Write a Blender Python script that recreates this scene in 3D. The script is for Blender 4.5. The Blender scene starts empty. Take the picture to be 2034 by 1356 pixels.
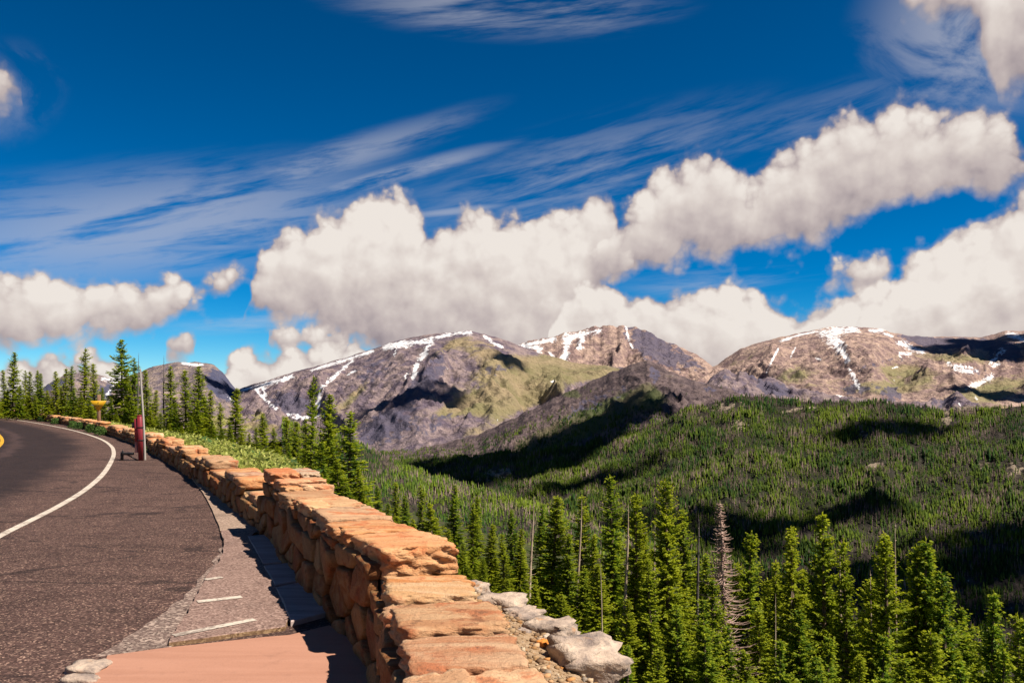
import bpy, math, random
import numpy as np
from mathutils import Vector, Matrix

# ------------------------------------------------------------------ camera, sky, sun, exposure
SC = bpy.context.scene
COL = SC.collection
F = 1695.0; CX = 1017.0; HY = 790.0; EYE = 1.65        # focal length / centre / horizon of the 2034 px photo, eye height
cam = bpy.data.cameras.new('camera')
cam.sensor_width = 36.0; cam.lens = 36.0 * F / 2034.0
cam.shift_y = (HY - 678.0) / 2034.0
cam.clip_start = 0.05; cam.clip_end = 60000.0
camo = bpy.data.objects.new('camera', cam); COL.objects.link(camo)
camo.location = (0, 0, EYE); camo.rotation_euler = (math.pi / 2, 0, 0)
SC.camera = camo

SUN_AZ, SUN_EL = math.radians(112), math.radians(54)   # azimuth clockwise from +Y
SUN = Vector((math.sin(SUN_AZ) * math.cos(SUN_EL), math.cos(SUN_AZ) * math.cos(SUN_EL), math.sin(SUN_EL)))
sl = bpy.data.lights.new('sun', 'SUN'); sl.energy = 5.0; sl.angle = math.radians(0.5); sl.color = (1.0, 0.93, 0.82)
so = bpy.data.objects.new('sun', sl); COL.objects.link(so)
so.rotation_euler = (-SUN).to_track_quat('-Z', 'Y').to_euler(); so.location = (20, -10, 40)
SC.view_settings.view_transform = 'Standard'; SC.view_settings.look = 'None'
SC.view_settings.exposure = 0.95; SC.view_settings.gamma = 1.0; SC.view_settings.use_curve_mapping = False
SC.cycles.max_bounces = 6; SC.cycles.diffuse_bounces = 3; SC.cycles.transmission_bounces = 4
SC.cycles.transparent_max_bounces = 8; SC.cycles.use_denoising = True


class NT:
    """small helper for node trees"""
    def __init__(self, tree):
        self.t = tree; self.n = tree.nodes; self.l = tree.links
    def node(self, typ, **kw):
        n = self.n.new(typ)
        for k, v in kw.items(): setattr(n, k, v)
        return n
    def put(self, sock, v):
        if isinstance(v, bpy.types.NodeSocket): self.l.new(v, sock)
        else:
            if isinstance(v, (tuple, list)) and len(v) == 3 and sock.type == 'RGBA': v = (*v, 1)
            sock.default_value = v
    def m(self, op, a, b=None, c=None, clamp=False):
        n = self.node('ShaderNodeMath', operation=op, use_clamp=clamp)
        self.put(n.inputs[0], a)
        if b is not None: self.put(n.inputs[1], b)
        if c is not None: self.put(n.inputs[2], c)
        return n.outputs[0]
    def v(self, op, a, b=None, scale=None):
        n = self.node('ShaderNodeVectorMath', operation=op)
        self.put(n.inputs[0], a)
        if b is not None: self.put(n.inputs[1], b)
        if scale is not None: self.put(n.inputs[3], scale)
        return n.outputs[1] if op in ('LENGTH', 'DOT_PRODUCT', 'DISTANCE') else n.outputs[0]
    def ss(self, x, a, b, lo=0.0, hi=1.0, kind='SMOOTHSTEP'):
        n = self.node('ShaderNodeMapRange', interpolation_type=kind)
        for i, q in enumerate((x, a, b, lo, hi)): self.put(n.inputs[i], q)
        return n.outputs[0]
    def mix(self, f, a, b, typ='MIX'):
        n = self.node('ShaderNodeMix', data_type='RGBA', blend_type=typ)
        self.put(n.inputs[0], f); self.put(n.inputs[6], a); self.put(n.inputs[7], b)
        return n.outputs[2]
    def noise(self, vec, scale, detail=4, rough=0.5, dist=0.0, typ='FBM', lac=2.0):
        n = self.node('ShaderNodeTexNoise', noise_type=typ)
        if vec is not None: self.put(n.inputs['Vector'], vec)
        self.put(n.inputs['Scale'], scale); self.put(n.inputs['Detail'], detail)
        self.put(n.inputs['Roughness'], rough); self.put(n.inputs['Lacunarity'], lac); self.put(n.inputs['Distortion'], dist)
        return n.outputs[0]
    def voro(self, vec, scale, feature='F1', detail=0.0, rnd=1.0, out=0, smooth=0.5):
        n = self.node('ShaderNodeTexVoronoi', feature=feature)
        self.put(n.inputs['Vector'], vec); self.put(n.inputs['Scale'], scale)
        if 'Detail' in n.inputs: self.put(n.inputs['Detail'], detail)
        self.put(n.inputs['Randomness'], rnd)
        if feature == 'SMOOTH_F1': self.put(n.inputs['Smoothness'], smooth)
        return n.outputs[out]
    def mapping(self, vec, loc=(0, 0, 0), rot=(0, 0, 0), scale=(1, 1, 1)):
        n = self.node('ShaderNodeMapping')
        self.put(n.inputs[0], vec); n.inputs[1].default_value = loc; n.inputs[2].default_value = rot; n.inputs[3].default_value = scale
        return n.outputs[0]
    def ramp(self, f, stops):
        n = self.node('ShaderNodeValToRGB'); r = n.color_ramp
        while len(r.elements) > 1: r.elements.remove(r.elements[0])
        for i, (p, c) in enumerate(stops):
            e = r.elements[0] if i == 0 else r.elements.new(p)
            e.position = p; e.color = (*c, 1)
        self.put(n.inputs[0], f)
        return n.outputs[0]


def azel(px, py):
    u = (px - CX) / F; v = (HY - py) / F
    az = math.atan(u)
    return az, math.atan(v * math.cos(az))


AZR = 0.70; ELR = 0.5          # azimuth half range and elevation range used by the cloud outlines
CLOUDS = [   # (top outline, bottom outline), traced as points of the photo
    # long rising cumulus band
    ([(1120, 560), (1150, 500), (1180, 470), (1215, 440), (1250, 420), (1290, 375), (1335, 335), (1365, 318), (1405, 308), (1440, 318), (1470, 350), (1490, 368), (1520, 330),
      (1560, 295), (1600, 280), (1650, 255), (1690, 222), (1730, 235), (1780, 215), (1840, 232), (1900, 222), (1960, 238), (2005, 262), (2040, 300), (2140, 330), (2200, 420)],
     [(1120, 590), (1190, 556), (1240, 548), (1320, 530), (1400, 520), (1500, 494), (1600, 488), (1650, 468), (1700, 440), (1760, 412), (1850, 395), (1950, 385), (2040, 372), (2140, 390), (2200, 420)]),
    # great left part of the band
    ([(480, 640), (488, 600), (500, 545), (520, 508), (560, 470), (610, 440), (660, 418), (710, 405), (760, 395), (790, 388), (822, 402), (845, 448), (870, 455), (915, 440), (960, 425),
      (1000, 432), (1050, 420), (1110, 412), (1150, 400), (1185, 372), (1212, 385), (1225, 440), (1245, 470), (1265, 500)],
     [(480, 636), (500, 628), (540, 640), (600, 652), (690, 690), (740, 720), (800, 790), (1000, 810), (1130, 800), (1185, 610), (1215, 545), (1265, 540)]),
    # low bank behind the peaks, piling up at the right
    ([(1090, 640), (1130, 560), (1165, 550), (1200, 568), (1260, 592), (1330, 602), (1400, 585), (1468, 572), (1520, 590), (1560, 612), (1610, 615), (1660, 602), (1720, 580), (1768, 560), (1785, 520), (1805, 495),
      (1860, 468), (1920, 445), (1980, 425), (2034, 395), (2110, 380), (2200, 430), (2300, 560), (2400, 800)],
     [(1090, 840), (2400, 840)]),
    # left bank
    ([(-360, 650), (-250, 600), (-120, 560), (0, 548), (60, 560), (118, 538), (165, 558), (215, 556), (250, 566), (300, 560), (340, 548), (375, 590), (420, 615)],
     [(-360, 650), (-250, 672), (-120, 690), (0, 694), (100, 690), (190, 676), (280, 662), (350, 640), (420, 618)]),
    ([(370, 600), (400, 560), (440, 548), (480, 545), (505, 560)], [(370, 585), (400, 592), (440, 590), (480, 572), (505, 562)]),
    # low left bank near the horizon
    ([(-400, 820), (-300, 750), (-100, 700), (0, 728), (40, 716), (80, 704), (112, 700), (150, 716), (195, 696), (230, 712), (252, 745), (280, 790)], [(-400, 840), (280, 840)]),
    # small cumulus over the pass
    ([(425, 790), (445, 735), (470, 702), (500, 692), (528, 706), (560, 712), (590, 694), (625, 684), (655, 674), (690, 680), (720, 696), (760, 740)], [(425, 840), (760, 840)]),
    ([(535, 668), (555, 655), (600, 650), (660, 652), (700, 660)], [(535, 672), (560, 690), (620, 690), (700, 690)]),
    # corner clouds
    ([(1900, 0), (1960, -60), (2034, -200), (2200, -160), (2330, 80)], [(1900, 30), (1950, 60), (1975, 190), (2034, 205), (2200, 200), (2330, 100)]),
    ([(1780, 0), (1850, -60), (1990, -200)], [(1780, 0), (1850, 32), (1990, 60)]),
    ([(-290, 190), (-200, 150), (-60, 120), (10, 130), (50, 180)], [(-290, 190), (-200, 225), (-60, 220), (10, 205), (50, 190)]),
    # small stray puff
    ([(1615, 585), (1650, 548), (1688, 518), (1720, 522), (1770, 508), (1790, 520)], [(1615, 590), (1660, 588), (1700, 585), (1750, 560), (1790, 530)]),
    ([(325, 690), (345, 668), (380, 660), (400, 690)], [(325, 690), (345, 700), (380, 705), (400, 690)]),
]


def build_world():
    w = bpy.data.worlds.new('World'); SC.world = w; w.use_nodes = True
    w.cycles.sampling_method = 'NONE'
    q = NT(w.node_tree); bg = q.n['Background']
    STR = 0.10
    sky = q.node('ShaderNodeTexSky', sky_type='NISHITA', sun_disc=False, sun_elevation=SUN_EL, sun_rotation=SUN_AZ,
                 altitude=3400.0, air_density=1.0, dust_density=0.3, ozone_density=4.0)
    tc = q.node('ShaderNodeTexCoord'); D = tc.outputs['Generated']
    hs = q.node('ShaderNodeHueSaturation'); q.put(hs.inputs['Saturation'], 1.5); q.put(hs.inputs['Value'], SKY_V); q.put(hs.inputs['Hue'], 0.482)
    q.put(hs.inputs['Color'], sky.outputs[0])
    gm = q.node('ShaderNodeGamma'); gm.inputs[1].default_value = 1.35; q.put(gm.inputs[0], hs.outputs[0])
    skyc = gm.outputs[0]
    sp = q.node('ShaderNodeSeparateXYZ'); q.put(sp.inputs[0], D)
    az = q.m('ARCTAN2', sp.outputs[0], sp.outputs[1]); el = q.m('ARCSINE', sp.outputs[2])
    cb = q.node('ShaderNodeCombineXYZ'); q.put(cb.inputs[0], az); q.put(cb.inputs[1], el)
    AE = cb.outputs[0]
    def n2(vec, scale, detail, rough=0.5, dist=0.0):
        n = q.node('ShaderNodeTexNoise', noise_dimensions='2D')
        for k, v in (('Vector', vec), ('Scale', scale), ('Detail', detail), ('Roughness', rough), ('Distortion', dist)): q.put(n.inputs[k], v)
        return n
    def v2(vec, scale):
        n = q.node('ShaderNodeTexVoronoi', voronoi_dimensions='2D', feature='F1')
        q.put(n.inputs['Vector'], vec); q.put(n.inputs['Scale'], scale)
        return n.outputs[0]
    # ---- cirrus veils: streaked noise inside soft areas
    def turn(ang):
        rt = q.node('ShaderNodeVectorRotate', rotation_type='Z_AXIS'); q.put(rt.inputs[0], AE); rt.inputs['Angle'].default_value = -ang
        return rt.outputs[0]
    def streak(ang, stretch, dist=0.15):
        return n2(q.v('MULTIPLY', turn(ang), (stretch[0], stretch[1], 1)), 1.0, 6, 0.62, dist).outputs[0]
    S1, S2, S3 = streak(0.23, (6, 44), 0.2), streak(0.08, (5, 50)), streak(-0.4, (9, 14), 0.5)
    def veil(px, py, rx, ry, ang, amp, S, bias):
        A, E_ = azel(px, py)
        rt = q.node('ShaderNodeVectorRotate', rotation_type='Z_AXIS'); q.put(rt.inputs[0], AE); rt.inputs['Angle'].default_value = -ang
        rt.inputs['Center'].default_value = (A, E_, 0)
        msk = q.ss(q.v('LENGTH', q.v('MULTIPLY', q.v('SUBTRACT', rt.outputs[0], (A, E_, 0)), (F / rx, F / ry, 0))), 1.0, 0.1)
        return q.m('MULTIPLY', q.m('MULTIPLY', msk, q.ss(S, bias, bias + 0.32)), amp)
    vs = [veil(300, 450, 640, 140, 0.20, 0.72, S1, 0.27), veil(660, 320, 400, 46, 0.33, 0.60, S1, 0.32), veil(780, 350, 320, 26, 0.27, 0.80, S1, 0.30),
          veil(1150, 350, 520, 120, 0.22, 0.45, S1, 0.36), veil(1000, 20, 420, 62, -0.03, 0.70, S2, 0.36), veil(420, 485, 230, 20, 0.10, 0.55, S2, 0.25),
          veil(900, 420, 160, 12, 0.12, 0.7, S2, 0.25), veil(1420, 560, 240, 40, 0.03, 0.45, S2, 0.38), veil(100, 560, 330, 60, 0.06, 0.5, S2, 0.35),
          veil(1930, 60, 230, 200, -0.4, 0.75, S3, 0.30), veil(1560, 250, 500, 60, 0.2, 0.25, S1, 0.36), veil(0, 190, 130, 90, 0.6, 0.35, S3, 0.38), veil(500, 640, 200, 26, 0.1, 0.5, S2, 0.32)]
    ci = vs[0]
    for x in vs[1:]: ci = q.m('MAXIMUM', ci, x)
    CL = CLOUD_V / STR
    col = q.mix(q.m('MULTIPLY', ci, 0.66), skyc, (0.72 * CL, 0.72 * CL, 0.78 * CL))
    # ---- cumulus: outlines traced in azimuth and elevation, roughened by billow noise
    wn = n2(AE, 13.0, 3)
    w_ = q.v('SCALE', q.v('SUBTRACT', wn.outputs[1], (0.5, 0.5, 0.5)), scale=0.022)
    ws = q.node('ShaderNodeSeparateXYZ'); q.put(ws.inputs[0], w_)
    a = q.m('MULTIPLY_ADD', q.m('ADD', az, ws.outputs[0]), 0.5 / AZR, 0.5)
    e = q.m('MULTIPLY', q.m('ADD', el, ws.outputs[1]), 1.0 / ELR)
    def curve(pts, default):
        n = q.node('ShaderNodeFloatCurve'); cu = n.mapping.curves[0]
        P = []
        for px, py in pts:
            A, E_ = azel(px, py)
            P.append(((A / AZR) * 0.5 + 0.5, min(1.0, max(0.0, E_ / ELR * 0.8 + 0.1))))
        P = [(P[0][0] - 0.006, default)] + P + [(P[-1][0] + 0.006, default)]
        P = [(min(1, max(0, p)), v) for p, v in P]
        if P[0][0] > 0.001: P = [(0.0, default)] + P
        if P[-1][0] < 0.999: P = P + [(1.0, default)]
        while len(cu.points) < len(P): cu.points.new(0.5, 0.5)
        for cp, (p, v) in zip(cu.points, P):
            cp.location = (p, v); cp.handle_type = 'VECTOR'
        n.mapping.use_clip = False; n.mapping.update()
        q.put(n.inputs[1], a)
        return q.m('MULTIPLY_ADD', n.outputs[0], 1.25, -0.125)
    def billow(vec):
        n1 = n2(vec, 15, 7, 0.57).outputs[0]
        wv = q.v('ADD', vec, q.v('SCALE', w_, scale=0.7))
        b1 = v2(wv, 30); b2 = v2(wv, 71)
        x = q.m('MULTIPLY', q.m('SUBTRACT', n1, 0.5), 0.085)
        x = q.m('ADD', x, q.m('MULTIPLY', q.m('SUBTRACT', 0.42, b1), 0.052))
        b3 = v2(wv, 150)
        x = q.m('ADD', x, q.m('MULTIPLY', q.m('SUBTRACT', 0.42, b3), 0.008))
        return q.m('ADD', x, q.m('MULTIPLY', q.m('SUBTRACT', 0.42, b2), 0.022))
    b0 = billow(AE)
    field = height = None
    for top, bot in CLOUDS:
        T = curve(top, 0.0); B = curve(bot, 1.0)
        f = q.m('MINIMUM', q.m('SUBTRACT', T, e), q.m('SUBTRACT', e, B))
        h = q.m('DIVIDE', q.m('SUBTRACT', e, B), q.m('MAXIMUM', q.m('SUBTRACT', T, B), 0.04), clamp=True)
        h = q.m('MULTIPLY', h, q.ss(q.m('ADD', f, b0), -0.02, 0.05))
        if field is None: field, height = f, h
        else: field = q.m('MAXIMUM', field, f); height = q.m('MAXIMUM', height, h)
    # the rest of the sky carries on with drifting cumulus of its own
    out = q.ss(q.m('ABSOLUTE', az), 0.62, 0.78)
    band = q.m('MULTIPLY', q.ss(el, -0.02, 0.06), q.ss(el, 0.40, 0.22))
    gn = n2(q.v('MULTIPLY', AE, (1, 2.2, 1)), 2.6, 3).outputs[0]
    gf = q.m('MINIMUM', q.m('MULTIPLY', q.m('SUBTRACT', gn, q.m('MULTIPLY_ADD', band, -0.24, 0.70)), 0.5), 0.12)
    field = q.m('MAXIMUM', field, q.m('MULTIPLY_ADD', q.m('SUBTRACT', out, 1.0), 0.3, gf))
    field = q.m('MINIMUM', field, 0.14)
    b1 = billow(q.v('ADD', AE, (0.010, 0.012, 0)))
    f = q.m('ADD', q.m('ADD', field, b0), 0.017)
    alpha = q.ss(f, -0.006, q.m('MULTIPLY_ADD', q.ss(height, 0.0, 0.5), -0.036, 0.052))
    lit = q.m('MULTIPLY_ADD', q.m('SUBTRACT', b0, b1), 5.0, 0.70)
    lit = q.m('ADD', lit, q.m('MULTIPLY', q.m('SUBTRACT', q.ss(height, 0.05, 0.9), 0.6), 0.75))
    lit = q.m('ADD', lit, q.m('MULTIPLY', q.m('SUBTRACT', n2(q.v('ADD', AE, (3.3, 1.2, 0)), 5, 3).outputs[0], 0.5), 0.75))
    cc = q.ramp(q.m('MULTIPLY', lit, 1.0, clamp=True), [(0.0, (0.40, 0.34, 0.37)), (0.35, (0.64, 0.55, 0.54)), (0.7, (0.86, 0.765, 0.715)), (1.0, (1.05, 0.97, 0.90))])
    cc = q.v('SCALE', cc, scale=CL)
    col = q.mix(alpha, col, cc)
    q.put(bg.inputs[0], col); bg.inputs[1].default_value = STR


SKY_V, CLOUD_V = 0.395, 0.42
build_world()

# ------------------------------------------------------------------ helpers
R = np.random.RandomState(7)
_perm = R.permutation(256); _perm = np.concatenate([_perm, _perm])
_ang = R.rand(256) * 2 * np.pi; _gx, _gy = np.cos(_ang), np.sin(_ang)


def pn(x, y):
    x = np.asarray(x, float); y = np.asarray(y, float)
    xi = np.floor(x).astype(int); yi = np.floor(y).astype(int)
    xf, yf = x - xi, y - yi; xi &= 255; yi &= 255
    u = xf * xf * xf * (xf * (xf * 6 - 15) + 10); v = yf * yf * yf * (yf * (yf * 6 - 15) + 10)
    def g(ix, iy, dx, dy):
        h = _perm[_perm[ix & 255] + (iy & 255)]
        return _gx[h] * dx + _gy[h] * dy
    n00 = g(xi, yi, xf, yf); n10 = g(xi + 1, yi, xf - 1, yf); n01 = g(xi, yi + 1, xf, yf - 1); n11 = g(xi + 1, yi + 1, xf - 1, yf - 1)
    return (n00 * (1 - u) + n10 * u) * (1 - v) + (n01 * (1 - u) + n11 * u) * v * 1.0


def fbm(x, y, o=5, rough=0.5):
    s = 0; a = 1; k = 1
    for i in range(o):
        s = s + a * pn(x * k + 17.3 * i, y * k - 9.1 * i); a *= rough; k *= 2.03
    return s


def ridged(x, y, o=5, rough=0.5):
    s = 0; a = 1; k = 1; w = 1
    for i in range(o):
        n = 1 - np.abs(pn(x * k + 31.7 * i, y * k + 11.9 * i)) * 2
        n = n * n * w; s = s + n * a; w = np.clip(n * 1.5, 0, 1); a *= rough; k *= 2.07
    return s


def pix(px, py, d):
    return np.array(((px - CX) / F * d, d, EYE - (py - HY) / F * d))


def gnd(px, py, z=0.0):
    d = (EYE - z) * F / (py - HY)
    return ((px - CX) / F * d, d)


def make_mesh(name, V, faces, smooth=False):
    """V (n,3) array; faces an (m,k) array or a list of arrays"""
    me = bpy.data.meshes.new(name)
    V = np.asarray(V, np.float32)
    fl = faces if isinstance(faces, list) else [faces]
    fl = [np.asarray(f, np.int32) for f in fl if len(f)]
    me.vertices.add(len(V)); me.vertices.foreach_set('co', V.ravel())
    nl = sum(f.size for f in fl); npol = sum(len(f) for f in fl)
    me.loops.add(nl); me.loops.foreach_set('vertex_index', np.concatenate([f.ravel() for f in fl]))
    me.polygons.add(npol)
    tot = np.concatenate([np.full(len(f), f.shape[1], np.int32) for f in fl])
    st = np.concatenate([[0], np.cumsum(tot)[:-1]]).astype(np.int32)
    me.polygons.foreach_set('loop_start', st)
    try: me.polygons.foreach_set('loop_total', tot)
    except Exception: pass
    me.update(calc_edges=True); me.validate()
    if smooth: me.polygons.foreach_set('use_smooth', np.ones(npol, bool))
    return me


def attr(me, name, vals):
    a = me.attributes.new(name, 'FLOAT', 'POINT'); a.data.foreach_set('value', np.asarray(vals, np.float32).ravel())


def attr_col(me, name, vals):
    a = me.attributes.new(name, 'FLOAT_COLOR', 'POINT')
    vals = np.asarray(vals, np.float32)
    a.data.foreach_set('color', np.concatenate([vals, np.ones((len(vals), 1), np.float32)], 1).ravel())


def add(name, me, mat=None, parent=None, loc=None, **props):
    o = bpy.data.objects.new(name, me); COL.objects.link(o)
    if mat is not None and me is not None and len(me.materials) == 0: me.materials.append(mat)
    if parent is not None: o.parent = parent
    if loc is not None: o.location = loc
    for k, v in props.items(): o[k] = v
    return o


def grid_faces(nr, nc, off=0):
    i = np.arange(nr * nc).reshape(nr, nc) + off
    return np.stack([i[:-1, :-1], i[:-1, 1:], i[1:, 1:], i[1:, :-1]], -1).reshape(-1, 4)


def spline(pts, n=400):
    """dense Catmull-Rom through 2-D points"""
    P = np.array(pts, float); P = np.vstack([2 * P[0] - P[1], P, 2 * P[-1] - P[-2]])
    out = []
    m = max(4, n // (len(pts) - 1))
    for i in range(1, len(P) - 2):
        t = np.linspace(0, 1, m, endpoint=False)[:, None]
        p0, p1, p2, p3 = P[i - 1], P[i], P[i + 1], P[i + 2]
        out.append(0.5 * ((2 * p1) + (-p0 + p2) * t + (2 * p0 - 5 * p1 + 4 * p2 - p3) * t * t + (-p0 + 3 * p1 - 3 * p2 + p3) * t ** 3))
    out.append(P[-2][None]); return np.vstack(out)


def seg_dist(x, y, pts):
    best = np.full(np.shape(x), 1e9)
    for (x0, y0), (x1, y1) in zip(pts[:-1], pts[1:]):
        dx, dy = x1 - x0, y1 - y0
        t = np.clip(((x - x0) * dx + (y - y0) * dy) / (dx * dx + dy * dy + 1e-9), 0, 1)
        best = np.minimum(best, np.hypot(x - x0 - t * dx, y - y0 - t * dy))
    return best


def in_poly(x, y, poly):
    x = np.asarray(x); y = np.asarray(y); c = np.zeros(x.shape, bool); n = len(poly); j = n - 1
    for i in range(n):
        xi, yi = poly[i]; xj, yj = poly[j]
        c ^= ((yi > y) != (yj > y)) & (x < (xj - xi) * (y - yi) / (yj - yi + 1e-12) + xi); j = i
    return c


def new_mat(name):
    m = bpy.data.materials.new(name); m.use_nodes = True
    q = NT(m.node_tree); b = q.n['Principled BSDF']
    b.inputs['Roughness'].default_value = 0.9
    b.inputs['Specular IOR Level'].default_value = 0.15
    return m, q, b


def pos(q):
    return q.node('ShaderNodeNewGeometry').outputs['Position']


def attr_in(q, name, out='Fac'):
    return q.node('ShaderNodeAttribute', attribute_name=name).outputs[out]


def bump(q, b, h, dist, strength=1.0):
    n = q.node('ShaderNodeBump'); q.put(n.inputs['Strength'], strength); q.put(n.inputs['Distance'], dist); q.put(n.inputs['Height'], h)
    q.put(b.inputs['Normal'], n.outputs[0])


# ------------------------------------------------------------------ materials
def mat_asphalt():
    m, q, b = new_mat('asphalt')
    p = pos(q); lane = attr_in(q, 'lane')
    agg = q.voro(p, 78, out=1)
    sepn = q.node('ShaderNodeSeparateColor'); q.put(sepn.inputs[0], agg)
    big = q.noise(p, 0.5, 5, 0.6)
    strk = q.noise(q.mapping(p, rot=(0, 0, 0.15), scale=(0.8, 1.5, 1)), 1.3, 5, 0.65, 1.2)
    mid = q.noise(p, 7, 5, 0.65)
    base = q.ramp(sepn.outputs[0], [(0.0, (0.022, 0.014, 0.012)), (0.45, (0.062, 0.039, 0.034)), (0.85, (0.115, 0.074, 0.064)), (1.0, (0.34, 0.25, 0.20))])
    far = q.mix(q.m('MULTIPLY', q.ss(mid, 0.3, 0.7), 0.4), base, (0.058, 0.040, 0.035))
    c = q.mix(q.m('MULTIPLY', q.ss(strk, 0.42, 0.66), 0.6), far, q.v('SCALE', far, scale=0.55))
    c = q.mix(q.m('MULTIPLY', q.ss(big, 0.45, 0.7), 0.5), c, q.v('SCALE', c, scale=1.3))
    # newer dark surfacing of the traffic lane with paler wheel tracks
    ln = q.m('MULTIPLY_ADD', q.m('SUBTRACT', q.noise(p, 0.6, 3), 0.5), 1.0, lane)
    dark = q.m('MULTIPLY', q.ss(ln, 0.5, 1.5), 0.80)
    trk = q.m('MAXIMUM', q.ss(q.m('ABSOLUTE', q.m('SUBTRACT', ln, 2.9)), 0.35, 0.0), q.m('MULTIPLY', q.ss(q.m('ABSOLUTE', q.m('SUBTRACT', ln, 0.55)), 0.4, 0.0), 0.6))
    dc = q.mix(q.m('MULTIPLY', trk, 0.55), (0.012, 0.009, 0.010), (0.066, 0.045, 0.044))
    c = q.mix(dark, c, dc)
    # sealed cracks
    wv = q.noise(p, 2.5, 3, 0.5)
    cr = q.voro(q.v('ADD', q.v('MULTIPLY', p, (0.55, 0.9, 0)), q.v('SCALE', p, scale=0.0)), 0.55, 'DISTANCE_TO_EDGE')
    cr = q.ss(q.m('MULTIPLY_ADD', q.m('SUBTRACT', wv, 0.5), 0.12, cr), 0.016, 0.005)
    c = q.mix(q.m('MULTIPLY', cr, 0.55), c, (0.012, 0.009, 0.009))
    c = q.v('MULTIPLY', c, (1.0, 0.86, 0.79))
    q.put(b.inputs['Base Color'], c); b.inputs['Roughness'].default_value = 0.85
    bump(q, b, q.m('ADD', sepn.outputs[0], q.m('MULTIPLY', mid, 1.5)), 0.004, 0.9)
    return m


def mat_walk(name, c0, c1, c2, scale=70):
    m, q, b = new_mat(name); p = pos(q)
    agg = q.node('ShaderNodeSeparateColor'); q.put(agg.inputs[0], q.voro(p, scale, out=1))
    big = q.noise(p, 1.3, 5, 0.62); mid = q.noise(p, 14, 4, 0.6)
    c = q.ramp(agg.outputs[0], [(0.0, c0), (0.55, c1), (1.0, c2)])
    c = q.mix(q.m('MULTIPLY', q.ss(mid, 0.35, 0.7), 0.6), c, c1)
    c = q.mix(q.m('MULTIPLY', q.ss(big, 0.48, 0.72), 0.65), c, q.v('SCALE', c, scale=0.55))
    q.put(b.inputs['Base Color'], c)
    bump(q, b, q.m('ADD', agg.outputs[0], mid), 0.003, 0.7)
    return m


def mat_stone(name='sandstone', dim=1.0, warm=0.0):
    m, q, b = new_mat(name); p = pos(q)
    oi = q.node('ShaderNodeObjectInfo').outputs['Random']; ri = q.node('ShaderNodeNewGeometry').outputs['Random Per Island']
    r = q.m('FRACT', q.m('ADD', oi, ri))
    sh = q.v('ADD', p, q.v('SCALE', (3.1, 7.7, 5.3), scale=q.m('MULTIPLY', r, 9.0)))
    strata = q.noise(q.mapping(sh, rot=(0.2, 0.1, -0.35), scale=(1.5, 7, 9)), 1.3, 6, 0.62, 0.5)
    blot = q.noise(sh, 4.5, 5, 0.6)
    fine = q.noise(sh, 38, 6, 0.70)
    base = q.ramp(r, [(0.0, (0.34, 0.12, 0.03)), (0.08, (0.46, 0.3, 0.19)), (0.22, (0.42, 0.175, 0.05)), (0.3, (0.44, 0.25, 0.165)), (0.42, (0.48, 0.275, 0.125)), (0.5, (0.4, 0.3, 0.22)), (0.6, (0.38, 0.15, 0.06)), (0.7, (0.45, 0.2, 0.11)), (0.8, (0.5, 0.32, 0.175)), (0.9, (0.5, 0.37, 0.25)), (1.0, (0.4, 0.15, 0.05))])
    c = q.mix(q.m('MULTIPLY', q.ss(strata, 0.40, 0.64), 0.62), base, (0.56, 0.41, 0.265))
    c = q.mix(q.m('MULTIPLY', q.ss(blot, 0.52, 0.64), 0.8), c, (0.42, 0.150, 0.070))
    c = q.mix(q.m('MULTIPLY', q.ss(q.noise(sh, 9, 4, 0.7), 0.58, 0.68), 0.65), c, (0.17, 0.10, 0.065))
    c = q.mix(q.m('MULTIPLY', q.ss(fine, 0.50, 0.72), 0.40), c, q.v('SCALE', c, scale=0.55))
    tone = q.ramp(q.m('FRACT', q.m('MULTIPLY', r, 13.7)), [(0.0, (0.74, 0.70, 0.68)), (0.3, (1.0, 0.95, 0.88)), (0.55, (1.0, 0.80, 0.66)), (0.8, (1.08, 1.06, 1.04)), (1.0, (0.80, 0.82, 0.90))])
    c = q.v('MULTIPLY', c, tone)
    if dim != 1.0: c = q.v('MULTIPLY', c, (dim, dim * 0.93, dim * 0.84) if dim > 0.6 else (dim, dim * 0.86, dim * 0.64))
    q.put(b.inputs['Base Color'], c); b.inputs['Roughness'].default_value = 0.88
    bump(q, b, q.m('ADD', q.m('MULTIPLY', strata, 1.6), q.m('ADD', q.m('MULTIPLY', fine, 0.75), q.m('MULTIPLY', blot, 0.8))), 0.030, 0.9)
    return m


def mat_mortar():
    m, q, b = new_mat('mortar'); p = pos(q)
    c = q.ramp(q.noise(p, 18, 5, 0.65), [(0.3, (0.10, 0.065, 0.04)), (0.7, (0.34, 0.25, 0.17))])
    q.put(b.inputs['Base Color'], c); bump(q, b, q.noise(p, 40, 4, 0.6), 0.01)
    return m


def mat_flag(name, a, c_, stain):
    m, q, b = new_mat(name); p = pos(q)
    st = q.noise(q.mapping(p, rot=(0, 0, 0.06), scale=(0.5, 4.0, 1)), 2.2, 6, 0.6, 0.6)
    c = q.mix(q.ss(st, 0.3, 0.7), a, c_)
    c = q.mix(q.m('MULTIPLY', q.ss(q.noise(p, 5, 6, 0.7), 0.55, 0.75), 0.45), c, stain)
    c = q.mix(q.m('MULTIPLY', q.ss(q.noise(p, 120, 2), 0.5, 0.8), 0.35), c, stain)
    q.put(b.inputs['Base Color'], c); bump(q, b, q.m('ADD', st, q.m('MULTIPLY', q.noise(p, 60, 4, 0.65), 0.3)), 0.008, 0.7)
    return m


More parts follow.
